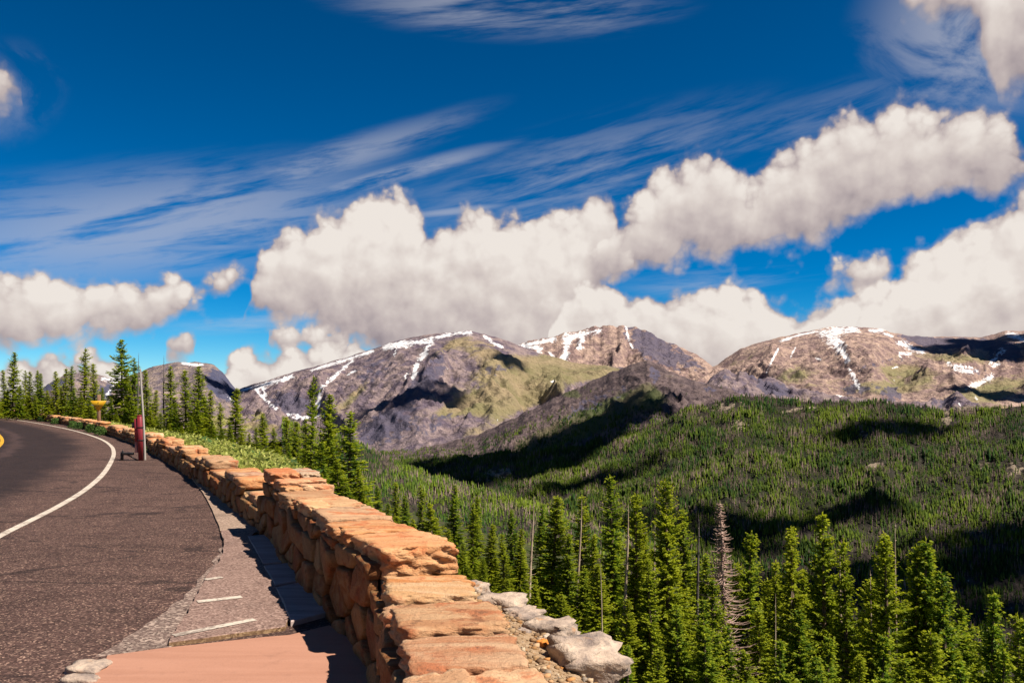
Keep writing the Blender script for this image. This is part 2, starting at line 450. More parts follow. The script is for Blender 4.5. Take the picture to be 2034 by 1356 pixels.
def mat_rock(name='grey_rock', warm=0.5, lift=1.0):
    m, q, b = new_mat(name); p = pos(q)
    n1 = q.noise(p, 5, 6, 0.65); n2 = q.noise(p, 30, 5, 0.6)
    c = q.ramp(n1, [(0.32, (0.13, 0.10, 0.09)), (0.48, (0.30, 0.225, 0.175)), (0.66, (0.44, 0.335, 0.25))])
    c = q.mix(q.m('MULTIPLY', q.ss(n2, 0.5, 0.7), 0.5), c, (0.10, 0.085, 0.08))
    c = q.mix(q.m('MULTIPLY', q.ss(q.noise(p, 8, 4), 0.6, 0.7), warm), c, (0.42, 0.17, 0.04))
    c = q.v('SCALE', c, scale=lift)
    q.put(b.inputs['Base Color'], c); bump(q, b, q.m('ADD', n1, q.m('MULTIPLY', n2, 0.4)), 0.03)
    return m


def mat_gravel():
    m, q, b = new_mat('gravel'); p = pos(q)
    r = q.node('ShaderNodeNewGeometry').outputs['Random Per Island']
    c = q.ramp(r, [(0.0, (0.15, 0.085, 0.045)), (0.25, (0.32, 0.215, 0.12)), (0.5, (0.27, 0.14, 0.055)), (0.7, (0.19, 0.15, 0.12)), (0.85, (0.46, 0.35, 0.235)), (1.0, (0.46, 0.18, 0.035))])
    c = q.mix(q.m('MULTIPLY', q.noise(p, 60, 3), 0.5), c, q.v('SCALE', c, scale=0.5))
    q.put(b.inputs['Base Color'], c)
    return m


def mat_soil():
    m, q, b = new_mat('hillside_soil'); p = pos(q)
    n = q.noise(p, 0.9, 6, 0.65); n2 = q.noise(p, 22, 5, 0.7)
    c = q.ramp(n, [(0.3, (0.016, 0.022, 0.006)), (0.5, (0.035, 0.042, 0.011)), (0.68, (0.06, 0.042, 0.025))])
    near = q.ss(q.v('DISTANCE', p, (0.3, 4.0, 0.2)), 4.2, 2.8)
    s = q.ramp(n2, [(0.3, (0.15, 0.085, 0.045)), (0.5, (0.30, 0.195, 0.11)), (0.7, (0.40, 0.29, 0.19))])
    c = q.mix(near, c, s)
    q.put(b.inputs['Base Color'], c); bump(q, b, n2, 0.03)
    return m


def mat_foliage(name, dark, light, tipc, trans=0.25):
    m, q, b = new_mat(name); p = pos(q)
    r = q.node('ShaderNodeObjectInfo').outputs['Random']; tip = attr_in(q, 'tip')
    n = q.noise(p, 2.0, 3, 0.6)
    c = q.mix(q.ss(n, 0.3, 0.7), dark, light)
    c = q.mix(q.m('MULTIPLY', r, 0.6), c, q.mix(0.5, c, tipc))
    c = q.mix(q.ss(q.m('FRACT', q.m('MULTIPLY', r, 7.3)), 0.45, 1.0), c, q.v('MULTIPLY', c, (0.50, 0.72, 1.0)))
    c = q.mix(q.m('MULTIPLY', tip, 0.8), c, tipc)
    q.put(b.inputs['Base Color'], c); b.inputs['Roughness'].default_value = 0.7; b.inputs['Specular IOR Level'].default_value = 0.25
    tr = q.node('ShaderNodeBsdfTranslucent'); q.put(tr.inputs[0], q.v('SCALE', c, scale=1.25))
    mx = q.node('ShaderNodeMixShader'); mx.inputs[0].default_value = trans
    q.l.new(b.outputs[0], mx.inputs[1]); q.l.new(tr.outputs[0], mx.inputs[2])
    q.l.new(mx.outputs[0], q.n['Material Output'].inputs[0])
    return m


def mat_bark(name, a, c_):
    m, q, b = new_mat(name); p = pos(q)
    n = q.noise(q.mapping(p, scale=(14, 14, 2.2)), 1.0, 5, 0.65)
    q.put(b.inputs['Base Color'], q.mix(q.ss(n, 0.35, 0.65), a, c_)); bump(q, b, n, 0.02)
    return m


def mat_plain(name, c, rough=0.6, metal=0.0, wear=(0.2, 0.16, 0.12), spec=0.3, amount=0.5):
    m, q, b = new_mat(name); p = pos(q)
    n = q.noise(p, 9, 5, 0.65)
    q.put(b.inputs['Base Color'], q.mix(q.m('MULTIPLY', q.ss(n, 0.52, 0.7), amount), c, wear))
    b.inputs['Roughness'].default_value = rough; b.inputs['Metallic'].default_value = metal; b.inputs['Specular IOR Level'].default_value = spec
    return m


def mat_paint(name, c, road):
    m, q, b = new_mat(name); p = pos(q)
    n = q.noise(p, 30, 5, 0.7); n2 = q.noise(p, 3, 4, 0.6)
    worn = q.ss(q.m('ADD', q.m('MULTIPLY', n, 0.6), q.m('MULTIPLY', n2, 0.5)), 0.52, 0.66)
    q.put(b.inputs['Base Color'], q.mix(q.m('MULTIPLY', worn, 0.75), c, road))
    return m


def mat_mountain(name, rock_a, rock_b, grass, scale=1.0, dark=(0.045, 0.04, 0.06), drygrass=(0.27, 0.22, 0.10)):
    m, q, b = new_mat(name); p = pos(q)
    sn = attr_in(q, 'snow'); vg = attr_in(q, 'veg'); dk = attr_in(q, 'dark')
    n0 = q.noise(p, 0.0022 * scale, 6, 0.6, 0.4); n1 = q.noise(p, 0.009 * scale, 7, 0.66); n2 = q.noise(p, 0.04 * scale, 5, 0.65)
    sr = q.noise(q.mapping(p, rot=(0, 0.3, 0.5), scale=(0.004 * scale, 0.004 * scale, 0.03 * scale)), 1.0, 6, 0.65, 0.6)
    c = q.mix(q.ss(n1, 0.38, 0.62), rock_a, rock_b)
    c = q.mix(q.m('MULTIPLY', q.ss(sr, 0.5, 0.62), 0.30), c, q.v('SCALE', rock_a, scale=0.45))
    n3 = q.noise(p, 0.075 * scale, 3, 0.7)
    c = q.mix(q.m('MULTIPLY', q.ss(n3, 0.45, 0.62), 0.5), c, q.v('SCALE', c, scale=1.7))
    c = q.mix(q.m('MULTIPLY', q.ss(n2, 0.52, 0.66), 0.55), c, q.v('SCALE', c, scale=0.40))
    vm = q.ss(q.m('ADD', vg, q.m('ADD', q.m('MULTIPLY', q.m('SUBTRACT', n0, 0.5), 1.1), q.m('MULTIPLY', q.m('SUBTRACT', n1, 0.5), 1.3))), 0.35, 0.75)
    gc = q.mix(q.ss(n0, 0.35, 0.65), grass, drygrass)
    gc = q.mix(q.m('MULTIPLY', q.ss(n2, 0.5, 0.65), 0.4), gc, q.v('SCALE', gc, scale=0.5))
    c = q.mix(q.m('MULTIPLY', vm, 0.85), c, gc)
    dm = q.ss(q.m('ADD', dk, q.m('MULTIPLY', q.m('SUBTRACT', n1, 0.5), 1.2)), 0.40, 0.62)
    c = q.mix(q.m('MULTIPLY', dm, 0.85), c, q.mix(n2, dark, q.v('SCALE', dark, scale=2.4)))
    sm = q.ss(q.m('ADD', sn, q.m('ADD', q.m('MULTIPLY', q.m('SUBTRACT', n1, 0.5), 2.0), q.m('MULTIPLY', q.m('SUBTRACT', n2, 0.5), 2.2))), 0.62, 0.78)
    c = q.mix(q.m('MULTIPLY', sm, 0.92), c, (0.62, 0.60, 0.60))
    q.put(b.inputs['Base Color'], c)
    hgt = q.m('ADD', q.m('MULTIPLY', n1, 1.0), q.m('MULTIPLY', n2, 0.42))
    nb = q.node('ShaderNodeBump'); q.put(nb.inputs['Height'], hgt); q.put(nb.inputs['Distance'], 70.0 / scale)
    q.put(nb.inputs['Strength'], q.m('MULTIPLY_ADD', sm, -0.6, 0.75)); q.put(b.inputs['Normal'], nb.outputs[0])
    return m


def mat_vcol(name):
    m, q, b = new_mat(name)
    q.put(b.inputs['Base Color'], attr_in(q, 'col', 'Color')); b.inputs['Specular IOR Level'].default_value = 0.1
    return m


M = dict(
    asphalt=mat_asphalt(),
    apron=mat_walk('concrete_apron', (0.12, 0.08, 0.055), (0.25, 0.170, 0.125), (0.38, 0.275, 0.21)),
    walk=mat_walk('walk_surface', (0.075, 0.045, 0.036), (0.19, 0.118, 0.095), (0.34, 0.23, 0.185)),
    gutter=mat_walk('gutter_surface', (0.05, 0.034, 0.028), (0.15, 0.100, 0.082), (0.40, 0.30, 0.24), 58),
    edge=mat_walk('walk_edge', (0.10, 0.055, 0.03), (0.22, 0.13, 0.07), (0.36, 0.24, 0.13)),
    stone=mat_stone('sandstone', 1.06), face=mat_stone('shade_darkened_sandstone', 0.52), mortar=mat_mortar(),  # face: darkened copy of the sandstone, the wall's shade put into its colour
    red_flag=mat_flag('red_sandstone_flag', (0.31, 0.150, 0.098), (0.345, 0.172, 0.115), (0.20, 0.10, 0.07)),
    grey_flag=mat_flag('grey_flag', (0.27, 0.195, 0.175), (0.38, 0.29, 0.26), (0.13, 0.095, 0.09)),
    rock=mat_rock(), pale_rock=mat_rock('pale_rock', 0.15, 1.12), gravel=mat_gravel(), soil=mat_soil(),
    fir=mat_foliage('fir_needles', (0.078, 0.135, 0.009), (0.205, 0.26, 0.011), (0.45, 0.44, 0.014), 0.42),
    herb=mat_foliage('herb_leaves', (0.13, 0.18, 0.018), (0.26, 0.29, 0.035), (0.55, 0.50, 0.16), 0.35),
    shrub=mat_foliage('shrub_leaves', (0.022, 0.055, 0.012), (0.06, 0.12, 0.02), (0.12, 0.18, 0.03), 0.3),
    bark=mat_bark('bark', (0.10, 0.065, 0.045), (0.22, 0.15, 0.10)),
    dead=mat_bark('dead_wood', (0.26, 0.18, 0.12), (0.46, 0.35, 0.26)),
    rust=mat_bark('rusty_dead_wood', (0.26, 0.155, 0.115), (0.44, 0.31, 0.25)),
    greydead=mat_bark('dark_dead_wood', (0.07, 0.06, 0.06), (0.15, 0.12, 0.11)),
    white=mat_paint('white_paint', (0.46, 0.39, 0.32), (0.12, 0.085, 0.07)),
    yellow=mat_paint('yellow_paint', (0.50, 0.27, 0.015), (0.2, 0.12, 0.04)),
    red=mat_plain('red_metal', (0.20, 0.014, 0.020), 0.45, wear=(0.20, 0.03, 0.03), spec=0.5),
    pink=mat_plain('faded_red_metal', (0.28, 0.09, 0.085), 0.6),
    black=mat_plain('black_metal', (0.012, 0.011, 0.013), 0.5),
    pole=mat_plain('weathered_pole', (0.33, 0.29, 0.26), 0.7, amount=0.4),
    sign=mat_plain('yellow_sign', (0.55, 0.30, 0.008), 0.45, wear=(0.6, 0.32, 0.02), spec=0.5),
    brown=mat_bark('post_wood', (0.16, 0.085, 0.05), (0.30, 0.18, 0.11)),
    m_main=mat_mountain('mountain_rock', (0.098, 0.073, 0.094), (0.225, 0.165, 0.155), (0.160, 0.145, 0.055), drygrass=(0.28, 0.21, 0.115)),
    m_pink=mat_mountain('pink_mountain_rock', (0.165, 0.108, 0.102), (0.34, 0.235, 0.185), (0.155, 0.152, 0.058), drygrass=(0.26, 0.205, 0.11)),
    m_crag=mat_mountain('crag_rock', (0.060, 0.042, 0.045), (0.125, 0.088, 0.083), (0.055, 0.075, 0.02), 2.2, drygrass=(0.11, 0.09, 0.05)),
    m_left=mat_mountain('left_mountain_rock', (0.115, 0.09, 0.105), (0.24, 0.18, 0.15), (0.22, 0.21, 0.065), 1.1, (0.028, 0.032, 0.06)),
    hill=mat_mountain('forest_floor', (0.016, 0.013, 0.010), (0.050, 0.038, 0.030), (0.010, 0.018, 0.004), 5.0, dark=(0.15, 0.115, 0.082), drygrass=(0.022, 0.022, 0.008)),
    vcol=mat_vcol('far_conifers'),
    cloud=mat_plain('cloud', (0.9, 0.9, 0.9), 1.0, amount=0.0),
)

# ------------------------------------------------------------------ mountains and hills
def loft(name, mat, crest, foot, px0, px1, ncol, nrow, amp=60.0, lam=600.0, prof=1.2, back=0.35, backdrop=300.0, seed=0.0, rough=4.0,
         snow=(), veg=(), dark=(), tlam=1.6, vbase=0.0, detail=1.0):
    """hillside whose crest and foot lines are given as (px, py, distance) stations of the photo"""
    px = np.linspace(px0, px1, ncol)
    def st(S):
        S = sorted(S); x = [s[0] for s in S]
        d = np.interp(px, x, [s[2] for s in S]); y = np.interp(px, x, [s[1] for s in S])
        return d, EYE - (y - HY) / F * d
    dc, zc = st(crest); df, zf = st(foot)
    lat = (px - CX) / F * dc
    zc = zc + rough * (fbm(lat / (lam * 0.25) + seed, seed * 0 + lat * 0 + 0.37 * seed, 5, 0.6)) * 1.6
    nb = max(6, nrow // 8)
    t = np.concatenate([np.linspace(0, 1, nrow), 1 + np.linspace(0, 1, nb + 1)[1:] * back])[:, None]
    tt = np.minimum(t, 1)
    d = df + (dc - df) * t
    z = zf + (zc - zf) * tt ** prof - np.maximum(t - 1, 0) / back * backdrop
    X = (px - CX) / F * d; Y = d + 0 * X
    L = (px - CX) / F * (dc * 0.5 + df * 0.5)
    wx = L / lam + 0.55 * fbm(L / lam * 0.6 + seed * 2, t * tlam + seed, 3)
    rg = ridged(wx + seed, t * tlam * 0.5 + seed * 1.3 + 0 * wx, 5, 0.52) - 0.9
    fb = fbm(X / (lam * 0.35) + seed, Y / (lam * 0.35), 6, 0.55)
    env = np.clip(np.sin(np.pi * np.clip(tt * 0.94 + 0.05, 0, 1)), 0, 1) ** 1.35 * (t <= 1)
    fr = ridged(X / (lam * 0.16) + seed * 3, Y / (lam * 0.22) + fb * 0.4, 4, 0.55) - 0.9
    z = z + amp * env * rg + amp * 0.42 * detail * fb * (env + 0.06) + amp * 0.20 * detail * fr * (env + 0.05)
    V = np.stack([X, Y, z], -1).reshape(-1, 3)
    me = make_mesh(name, V, grid_faces(len(t), ncol), True)
    vx = CX + F * V[:, 0] / V[:, 1]; vy = HY - F * (V[:, 2] - EYE) / V[:, 1]
    def paint(items, soft=1.0):
        a = np.zeros(len(V))
        for it in items:
            if len(it) == 2:                       # streak: points, half width
                a = np.maximum(a, np.clip(1.0 - (seg_dist(vx, vy, it[0]) / it[1]) ** 1.0 * 0.5, 0, 1))
            else:                                  # blob: cx, cy, rx, ry, angle, strength
                cx, cy, rx, ry, an, s = it
                u = (vx - cx) * math.cos(an) + (vy - cy) * math.sin(an); w = -(vx - cx) * math.sin(an) + (vy - cy) * math.cos(an)
                a = a + s * np.clip(1.3 - np.hypot(u / rx, w / ry), 0, 1)
        return a
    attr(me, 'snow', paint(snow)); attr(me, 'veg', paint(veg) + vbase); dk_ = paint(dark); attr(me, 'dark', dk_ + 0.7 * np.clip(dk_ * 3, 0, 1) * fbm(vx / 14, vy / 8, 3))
    o = add(name, me, mat, kind='structure')
    return o, V.reshape(len(t), ncol, 3), vx.reshape(len(t), ncol), vy.reshape(len(t), ncol), nrow


CLEAR = [(1466, 845, 22, 12), (1440, 808, 46, 9), (1250, 852, 26, 9), (985, 942, 36, 12), (1880, 832, 16, 20), (1590, 812, 50, 4), (1735, 925, 26, 7), (1955, 925, 16, 9), (2015, 932, 20, 14), (1715, 862, 14, 8), (1130, 992, 26, 5)]
# great left-hand massif
MAIN = loft('mountain', M['m_main'],
    [(300, 860, 6600), (420, 800, 6600), (480, 771, 6600), (560, 745, 6600), (640, 724, 6500), (720, 699, 6400), (800, 674, 6300), (860, 662, 6200), (930, 657, 6100), (985, 668, 6000), (1040, 690, 5900),
     (1090, 706, 5800), (1150, 722, 5700), (1220, 728, 5600), (1300, 735, 5500), (1400, 760, 5300), (1500, 800, 5100)],
    [(300, 900, 4600), (480, 880, 4500), (620, 870, 4200), (720, 900, 3600), (850, 930, 3200), (1000, 930, 3200), (1150, 880, 3500), (1300, 830, 3800), (1500, 840, 4000)],
    300, 1500, 400, 220, amp=95, lam=620, prof=1.05, seed=3.3, rough=5,
    snow=[([(480, 774), (520, 766), (580, 748)], 5), ([(620, 735), (700, 710), (740, 697)], 3.5), ([(508, 772), (534, 800), (548, 812)], 4), ([(522, 768), (528, 790)], 4), ([(572, 824), (600, 830), (648, 822)], 5),
          ([(700, 716), (660, 750), (636, 772), (630, 810)], 4.0), ([(765, 690), (800, 682), (858, 678)], 7), ([(858, 672), (845, 700), (828, 724), (821, 750)], 5), ([(868, 670), (900, 662), (935, 660)], 4.5), ([(792, 684), (782, 705)], 3),
          ([(962, 668), (980, 680), (998, 690)], 4), ([(690, 745), (705, 735)], 2), ([(810, 740), (805, 748)], 3), ([(1092, 758), (1100, 757)], 2.5)],
    veg=[(1010, 755, 190, 40, -0.30, 0.62), (1080, 730, 150, 26, -0.05, 0.8), (960, 700, 70, 26, 0.3, 0.6), (1000, 800, 130, 26, -0.3, 0.6), (930, 800, 90, 14, -0.4, 0.8), (960, 850, 120, 16, -0.35, 0.55), (700, 790, 60, 16, -0.7, 0.75), (1050, 790, 120, 18, -0.3, 0.7), (890, 690, 50, 14, -0.5, 0.5), (1230, 745, 120, 18, 0, 0.8), (520, 850, 50, 14, 0.1, 1.0)],
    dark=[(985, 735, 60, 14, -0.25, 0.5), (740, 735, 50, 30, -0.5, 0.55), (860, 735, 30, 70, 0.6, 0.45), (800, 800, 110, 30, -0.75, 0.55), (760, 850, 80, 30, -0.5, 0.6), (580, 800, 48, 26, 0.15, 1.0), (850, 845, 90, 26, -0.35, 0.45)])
# snow-streaked peak behind it
loft('mountain', M['m_pink'],
    [(900, 760, 7900), (985, 702, 7900), (1015, 687, 7900), (1060, 675, 7900), (1130, 660, 7900), (1180, 650, 7900), (1235, 647, 7900), (1262, 648, 7900), (1300, 664, 7700), (1340, 685, 7500), (1385, 704, 7300), (1425, 735, 7000), (1480, 760, 6800), (1560, 800, 6600)],
    [(900, 800, 6700), (1560, 830, 5600)], 900, 1560, 300, 150, amp=70, lam=420, prof=1.0, seed=9.1, rough=15,
    snow=[([(1018, 690), (1050, 684), (1100, 673)], 5), ([(1040, 688), (1075, 692), (1062, 708)], 6), ([(1130, 668), (1126, 692), (1121, 724)], 9), ([(1122, 672), (1160, 664), (1192, 656)], 7), ([(1160, 664), (1150, 690)], 6), ([(1243, 648), (1250, 678), (1256, 690)], 2.6), ([(1092, 700), (1105, 715)], 3.5)],
    veg=[(1080, 735, 90, 14, 0, 0.9), (1180, 740, 90, 14, 0, 0.7)],
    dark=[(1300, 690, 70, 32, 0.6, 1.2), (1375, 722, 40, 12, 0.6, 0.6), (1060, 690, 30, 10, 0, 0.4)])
# right-hand massif
loft('mountain', M['m_pink'],
    [(1380, 745, 7400), (1425, 724, 7400), (1470, 692, 7300), (1530, 674, 7200), (1600, 658, 7200), (1650, 649, 7200), (1700, 648, 7200), (1755, 654, 7200), (1775, 660, 7200), (1810, 668, 7300), (1870, 669, 7400), (1950, 669, 7400), (1975, 664, 7400), (1995, 657, 7300), (2040, 657, 7200), (2120, 640, 7000), (2300, 690, 6800), (2450, 720, 6600)],
    [(1380, 800, 5000), (1600, 820, 4300), (1900, 830, 4000), (2450, 840, 3800)], 1380, 2450, 360, 190, amp=80, lam=560, prof=1.0, seed=5.7, rough=6,
    snow=[([(1632, 664), (1660, 656), (1700, 651)], 9), ([(1650, 668), (1668, 690)], 14), ([(1668, 690), (1676, 704), (1684, 716)], 6), ([(1728, 656), (1752, 657)], 4.5), ([(1755, 662), (1772, 668)], 3), ([(1546, 692), (1534, 715), (1520, 745)], 2.6), ([(1580, 690), (1570, 710)], 1.8),
          ([(1550, 678), (1590, 664), (1625, 658)], 2.5), ([(1686, 732), (1698, 752), (1704, 768)], 5), ([(1785, 680), (1812, 690), (1832, 698)], 6.5), ([(1788, 702), (1808, 704)], 5), ([(1885, 722), (1930, 730)], 4), ([(1895, 734), (1940, 738)], 4), ([(1970, 718), (1982, 706), (1992, 698)], 6), ([(1975, 726), (1985, 722)], 4),
          ([(1922, 768), (1945, 762), (1970, 748)], 6), ([(1938, 788), (1948, 806)], 3), ([(2005, 664), (2040, 676)], 7), ([(1775, 730), (1782, 728)], 3), ([(1620, 712), (1630, 714)], 3), ([(1660, 786), (1690, 790)], 2.5)],
    veg=[(1640, 760, 160, 26, 0.1, 0.4), (1800, 740, 90, 22, 0.1, 0.8), (1900, 710, 120, 16, 0.05, 0.7), (1960, 780, 130, 30, -0.3, 0.9), (1780, 770, 100, 16, 0.0, 0.6), (1480, 712, 60, 12, -0.4, 0.55), (1580, 740, 60, 20, -0.3, 0.5)],
    dark=[(1905, 682, 105, 12, 0.04, 1.3), (1820, 672, 40, 8, 0.2, 0.9), (2000, 700, 40, 22, 0.2, 1.0), (1700, 772, 44, 16, -0.1, 0.7), (1720, 730, 50, 10, -0.3, 0.5), (1800, 716, 36, 8, 0.1, 0.5), (1950, 740, 50, 9, 0.1, 0.5), (1770, 785, 30, 26, -0.5, 0.7), (1510, 668, 44, 5, -0.25, 0.6)])  # top right cirque wall: dark cliff with its shadow painted into the rock colour
# rocky cliffs at its foot
loft('mountain', M['m_main'],
    [(1380, 790, 4700), (1415, 742, 4700), (1440, 735, 4700), (1480, 742, 4650), (1500, 752, 4600), (1540, 752, 4600), (1580, 768, 4500), (1640, 782, 4400), (1720, 790, 4300), (1800, 800, 4200), (1880, 790, 4200), (1900, 775, 4100), (1930, 800, 4000), (2034, 815, 3900), (2450, 830, 3900)],
    [(1380, 830, 3900), (2450, 850, 3400)], 1380, 2450, 320, 80, amp=42, lam=200, prof=0.75, seed=1.9, rough=14, backdrop=120,
    veg=[(1600, 790, 200, 14, 0, 0.35), (2050, 810, 200, 20, 0, 0.8)], dark=[(1540, 772, 45, 16, 0.3, 1.0), (1500, 745, 26, 12, 0.2, 0.6), (1440, 750, 16, 12, 0, 0.6), (1880, 800, 40, 16, 0, 0.6)], snow=[([(1895, 790), (1908, 806)], 2)])
# two peaks at the left
loft('mountain', M['m_left'],
    [(-350, 790, 8200), (-100, 800, 8000), (60, 790, 7800), (95, 762, 7600), (130, 744, 7500), (165, 738, 7500), (205, 746, 7400), (232, 758, 7300), (262, 744, 7200), (300, 728, 7100), (345, 719, 7000), (390, 718, 7000), (425, 724, 7000), (442, 738, 6900), (458, 760, 6800), (478, 782, 6600), (505, 800, 6400), (560, 830, 6100), (640, 860, 5800)],
    [(-350, 860, 5200), (300, 870, 4700), (640, 890, 4300)], -350, 640, 330, 170, amp=75, lam=480, prof=0.95, seed=7.3, rough=6,
    snow=[([(362, 721), (378, 724), (402, 724)], 3.2), ([(205, 752), (232, 760)], 4), ([(225, 765), (205, 795)], 2.6), ([(455, 790), (470, 800)], 3)],
    veg=[(520, 832, 60, 14, 0.2, 1.5), (450, 845, 80, 16, 0, 1.0), (380, 735, 50, 8, 0, 0.4), (300, 830, 200, 20, 0, 0.5)],
    dark=[(440, 765, 40, 26, 0.75, 1.3), (480, 795, 30, 16, 0.6, 1.2), (200, 785, 60, 20, -0.6, 0.8), (110, 765, 30, 12, -0.4, 0.9)])
# dark crag ridge in the middle distance
CRAG = loft('mountain', M['m_crag'],
    [(640, 905, 3600), (760, 898, 3550), (860, 885, 3500), (950, 862, 3400), (1010, 835, 3300), (1080, 800, 3200), (1150, 768, 3150), (1200, 745, 3100), (1245, 727, 3050), (1285, 716, 3000), (1308, 724, 3000), (1330, 737, 2950), (1380, 756, 2900), (1425, 768, 2850), (1450, 770, 2800), (1480, 790, 2700), (1560, 830, 2600)],
    [(640, 960, 2600), (800, 960, 2450), (1000, 960, 2350), (1200, 930, 2250), (1300, 900, 2150), (1400, 850, 2150), (1560, 860, 2100)], 640, 1560, 400, 160, amp=34, lam=190, prof=1.15, seed=2.2, rough=5, backdrop=260,
    veg=[(1120, 775, 40, 12, 0.3, 1.3), (1230, 790, 120, 22, -0.4, 0.5), (1150, 850, 160, 30, -0.4, 1.2), (1300, 800, 40, 30, 0.5, 0.7)],
    dark=[(1180, 800, 100, 22, -0.45, 0.45), (1300, 745, 12, 22, -0.2, 0.7), (1410, 775, 16, 10, 0.2, 0.5)])
# forested ridge filling the right
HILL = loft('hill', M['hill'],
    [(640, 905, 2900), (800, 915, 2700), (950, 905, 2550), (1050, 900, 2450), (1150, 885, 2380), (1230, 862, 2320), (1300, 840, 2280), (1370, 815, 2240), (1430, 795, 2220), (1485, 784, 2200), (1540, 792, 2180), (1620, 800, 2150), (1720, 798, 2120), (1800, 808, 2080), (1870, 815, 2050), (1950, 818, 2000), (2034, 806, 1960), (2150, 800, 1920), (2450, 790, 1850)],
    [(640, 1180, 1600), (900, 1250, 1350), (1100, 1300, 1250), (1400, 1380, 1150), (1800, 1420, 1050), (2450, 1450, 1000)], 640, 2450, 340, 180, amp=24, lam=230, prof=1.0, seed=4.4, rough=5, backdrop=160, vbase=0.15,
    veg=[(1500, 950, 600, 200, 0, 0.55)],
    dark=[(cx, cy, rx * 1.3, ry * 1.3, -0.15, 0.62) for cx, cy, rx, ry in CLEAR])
# nearer forested spur at the left of the valley
SPUR = loft('hill', M['hill'],
    [(560, 830, 1500), (650, 862, 1480), (715, 885, 1460), (770, 908, 1440), (850, 940, 1400), (930, 962, 1360), (1000, 982, 1330), (1060, 1000, 1300), (1150, 1030, 1260), (1300, 1090, 1200)],
    [(560, 1150, 780), (900, 1250, 740), (1300, 1350, 700)], 560, 1300, 260, 140, amp=10, lam=160, prof=1.0, seed=8.8, rough=3, backdrop=150, vbase=0.4, dark=[])

# valley floor: the sheet that reaches the horizon under everything
ya = np.array([60, 200, 500, 1000, 2000, 4000, 6000, 9000, 14000.0])[:, None]
xa = np.linspace(-1.6, 1.6, 41)[None, :]
VV = np.stack([xa * ya, ya + 0 * xa, -420 - 0 * xa - np.minimum(ya, 400) * 0.1 + 12 * fbm(xa * 5, ya / 900.0, 3)], -1).reshape(-1, 3)
vm_ = make_mesh('ground', VV, grid_faces(9, 41), True)
attr(vm_, 'snow', np.zeros(len(VV))); attr(vm_, 'veg', np.ones(len(VV))); attr(vm_, 'dark', np.zeros(len(VV)))
add('ground', vm_, M['hill'], kind='structure')


# far conifers, uncountable: one mesh per hillside
def forest(name, data, n, hmin, hmax, seed, keep, dead_bias=0.0, bright_=1.0):
    o, G, vx, vy, nrow = data
    rs = np.random.RandomState(seed)
    G = G[:nrow]; vx = vx[:nrow]; vy = vy[:nrow]
    a = G[:-1, 1:] - G[:-1, :-1]; b = G[1:, :-1] - G[:-1, :-1]
    area = np.abs(a[..., 0] * b[..., 1] - a[..., 1] * b[..., 0])
    w = area * keep(vx[:-1, :-1], vy[:-1, :-1]); w = w / w.sum()
    idx = rs.choice(w.size, n, p=w.ravel()); i, j = np.unravel_index(idx, w.shape)
    u = rs.rand(n)[:, None]; v = rs.rand(n)[:, None]
    P = (G[i, j] * (1 - u) + G[i, j + 1] * u) * (1 - v) + (G[i + 1, j] * (1 - u) + G[i + 1, j + 1] * u) * v
    den = fbm(P[:, 0] / 90, P[:, 1] / 90, 4)
    h = (hmin + (hmax - hmin) * rs.rand(n) ** 1.3) * np.clip(0.95 + 0.7 * den, 0.4, 1.5)
    dn = fbm(P[:, 0] / 60 + 40, P[:, 1] / 60, 4)
    dead = rs.rand(n) < np.clip(0.36 + dead_bias + 0.9 * dn, 0.06, 0.85)
    r = np.where(dead, 0.06, 0.185) * h * (0.6 + 0.8 * rs.rand(n))
    k = 4
    ang = rs.rand(n)[:, None] * 6.28 + np.arange(k) * (2 * np.pi / k)
    ca, sa = np.cos(ang), np.sin(ang)
    def ring(rad, z):
        return np.stack([P[:, 0:1] + ca * rad[:, None], P[:, 1:2] + sa * rad[:, None], (P[:, 2] + z)[:, None] + 0 * ca], -1)
    tip = P + np.stack([0 * h, 0 * h, h], -1)
    tip2 = P + np.stack([0 * h, 0 * h, h * 0.66], -1)
    jit = 0.75 + 0.5 * rs.rand(n, k)
    r1 = ring(r, h * 0.04); r2 = ring(r * 0.68, h * 0.42)
    V = np.concatenate([r1, tip2[:, None], r2, tip[:, None]], 1)        # k+1+k+1
    m = 2 * k + 2; base = (np.arange(n) * m)[:, None]
    ks = np.arange(k); kn = (ks + 1) % k
    f1 = np.stack([base + ks, base + kn, base + k + 0 * ks], -1); f2 = np.stack([base + k + 1 + ks, base + k + 1 + kn, base + 2 * k + 1 + 0 * ks], -1)
    Fc = np.concatenate([f1.reshape(-1, 3), f2.reshape(-1, 3)])
    g = np.clip(rs.rand(n) * 0.7 + 0.15 + 0.9 * fbm(P[:, 0] / 170 + 7, P[:, 1] / 170, 3), 0, 1)[:, None]; bright = (0.6 + 0.8 * rs.rand(n))[:, None]
    green = np.array([0.010, 0.028, 0.006]) * (1 - g) + np.array([0.066, 0.088, 0.007]) * g
    grey = np.array([0.075, 0.052, 0.044]) * (1 - g) + np.array([0.19, 0.135, 0.11]) * g
    c = np.where(dead[:, None], grey, green) * bright * bright_
    me = make_mesh(name, V.reshape(-1, 3), Fc)
    attr_col(me, 'col', np.repeat(c, m, 0))
    return add(name, me, M['vcol'], kind='stuff')


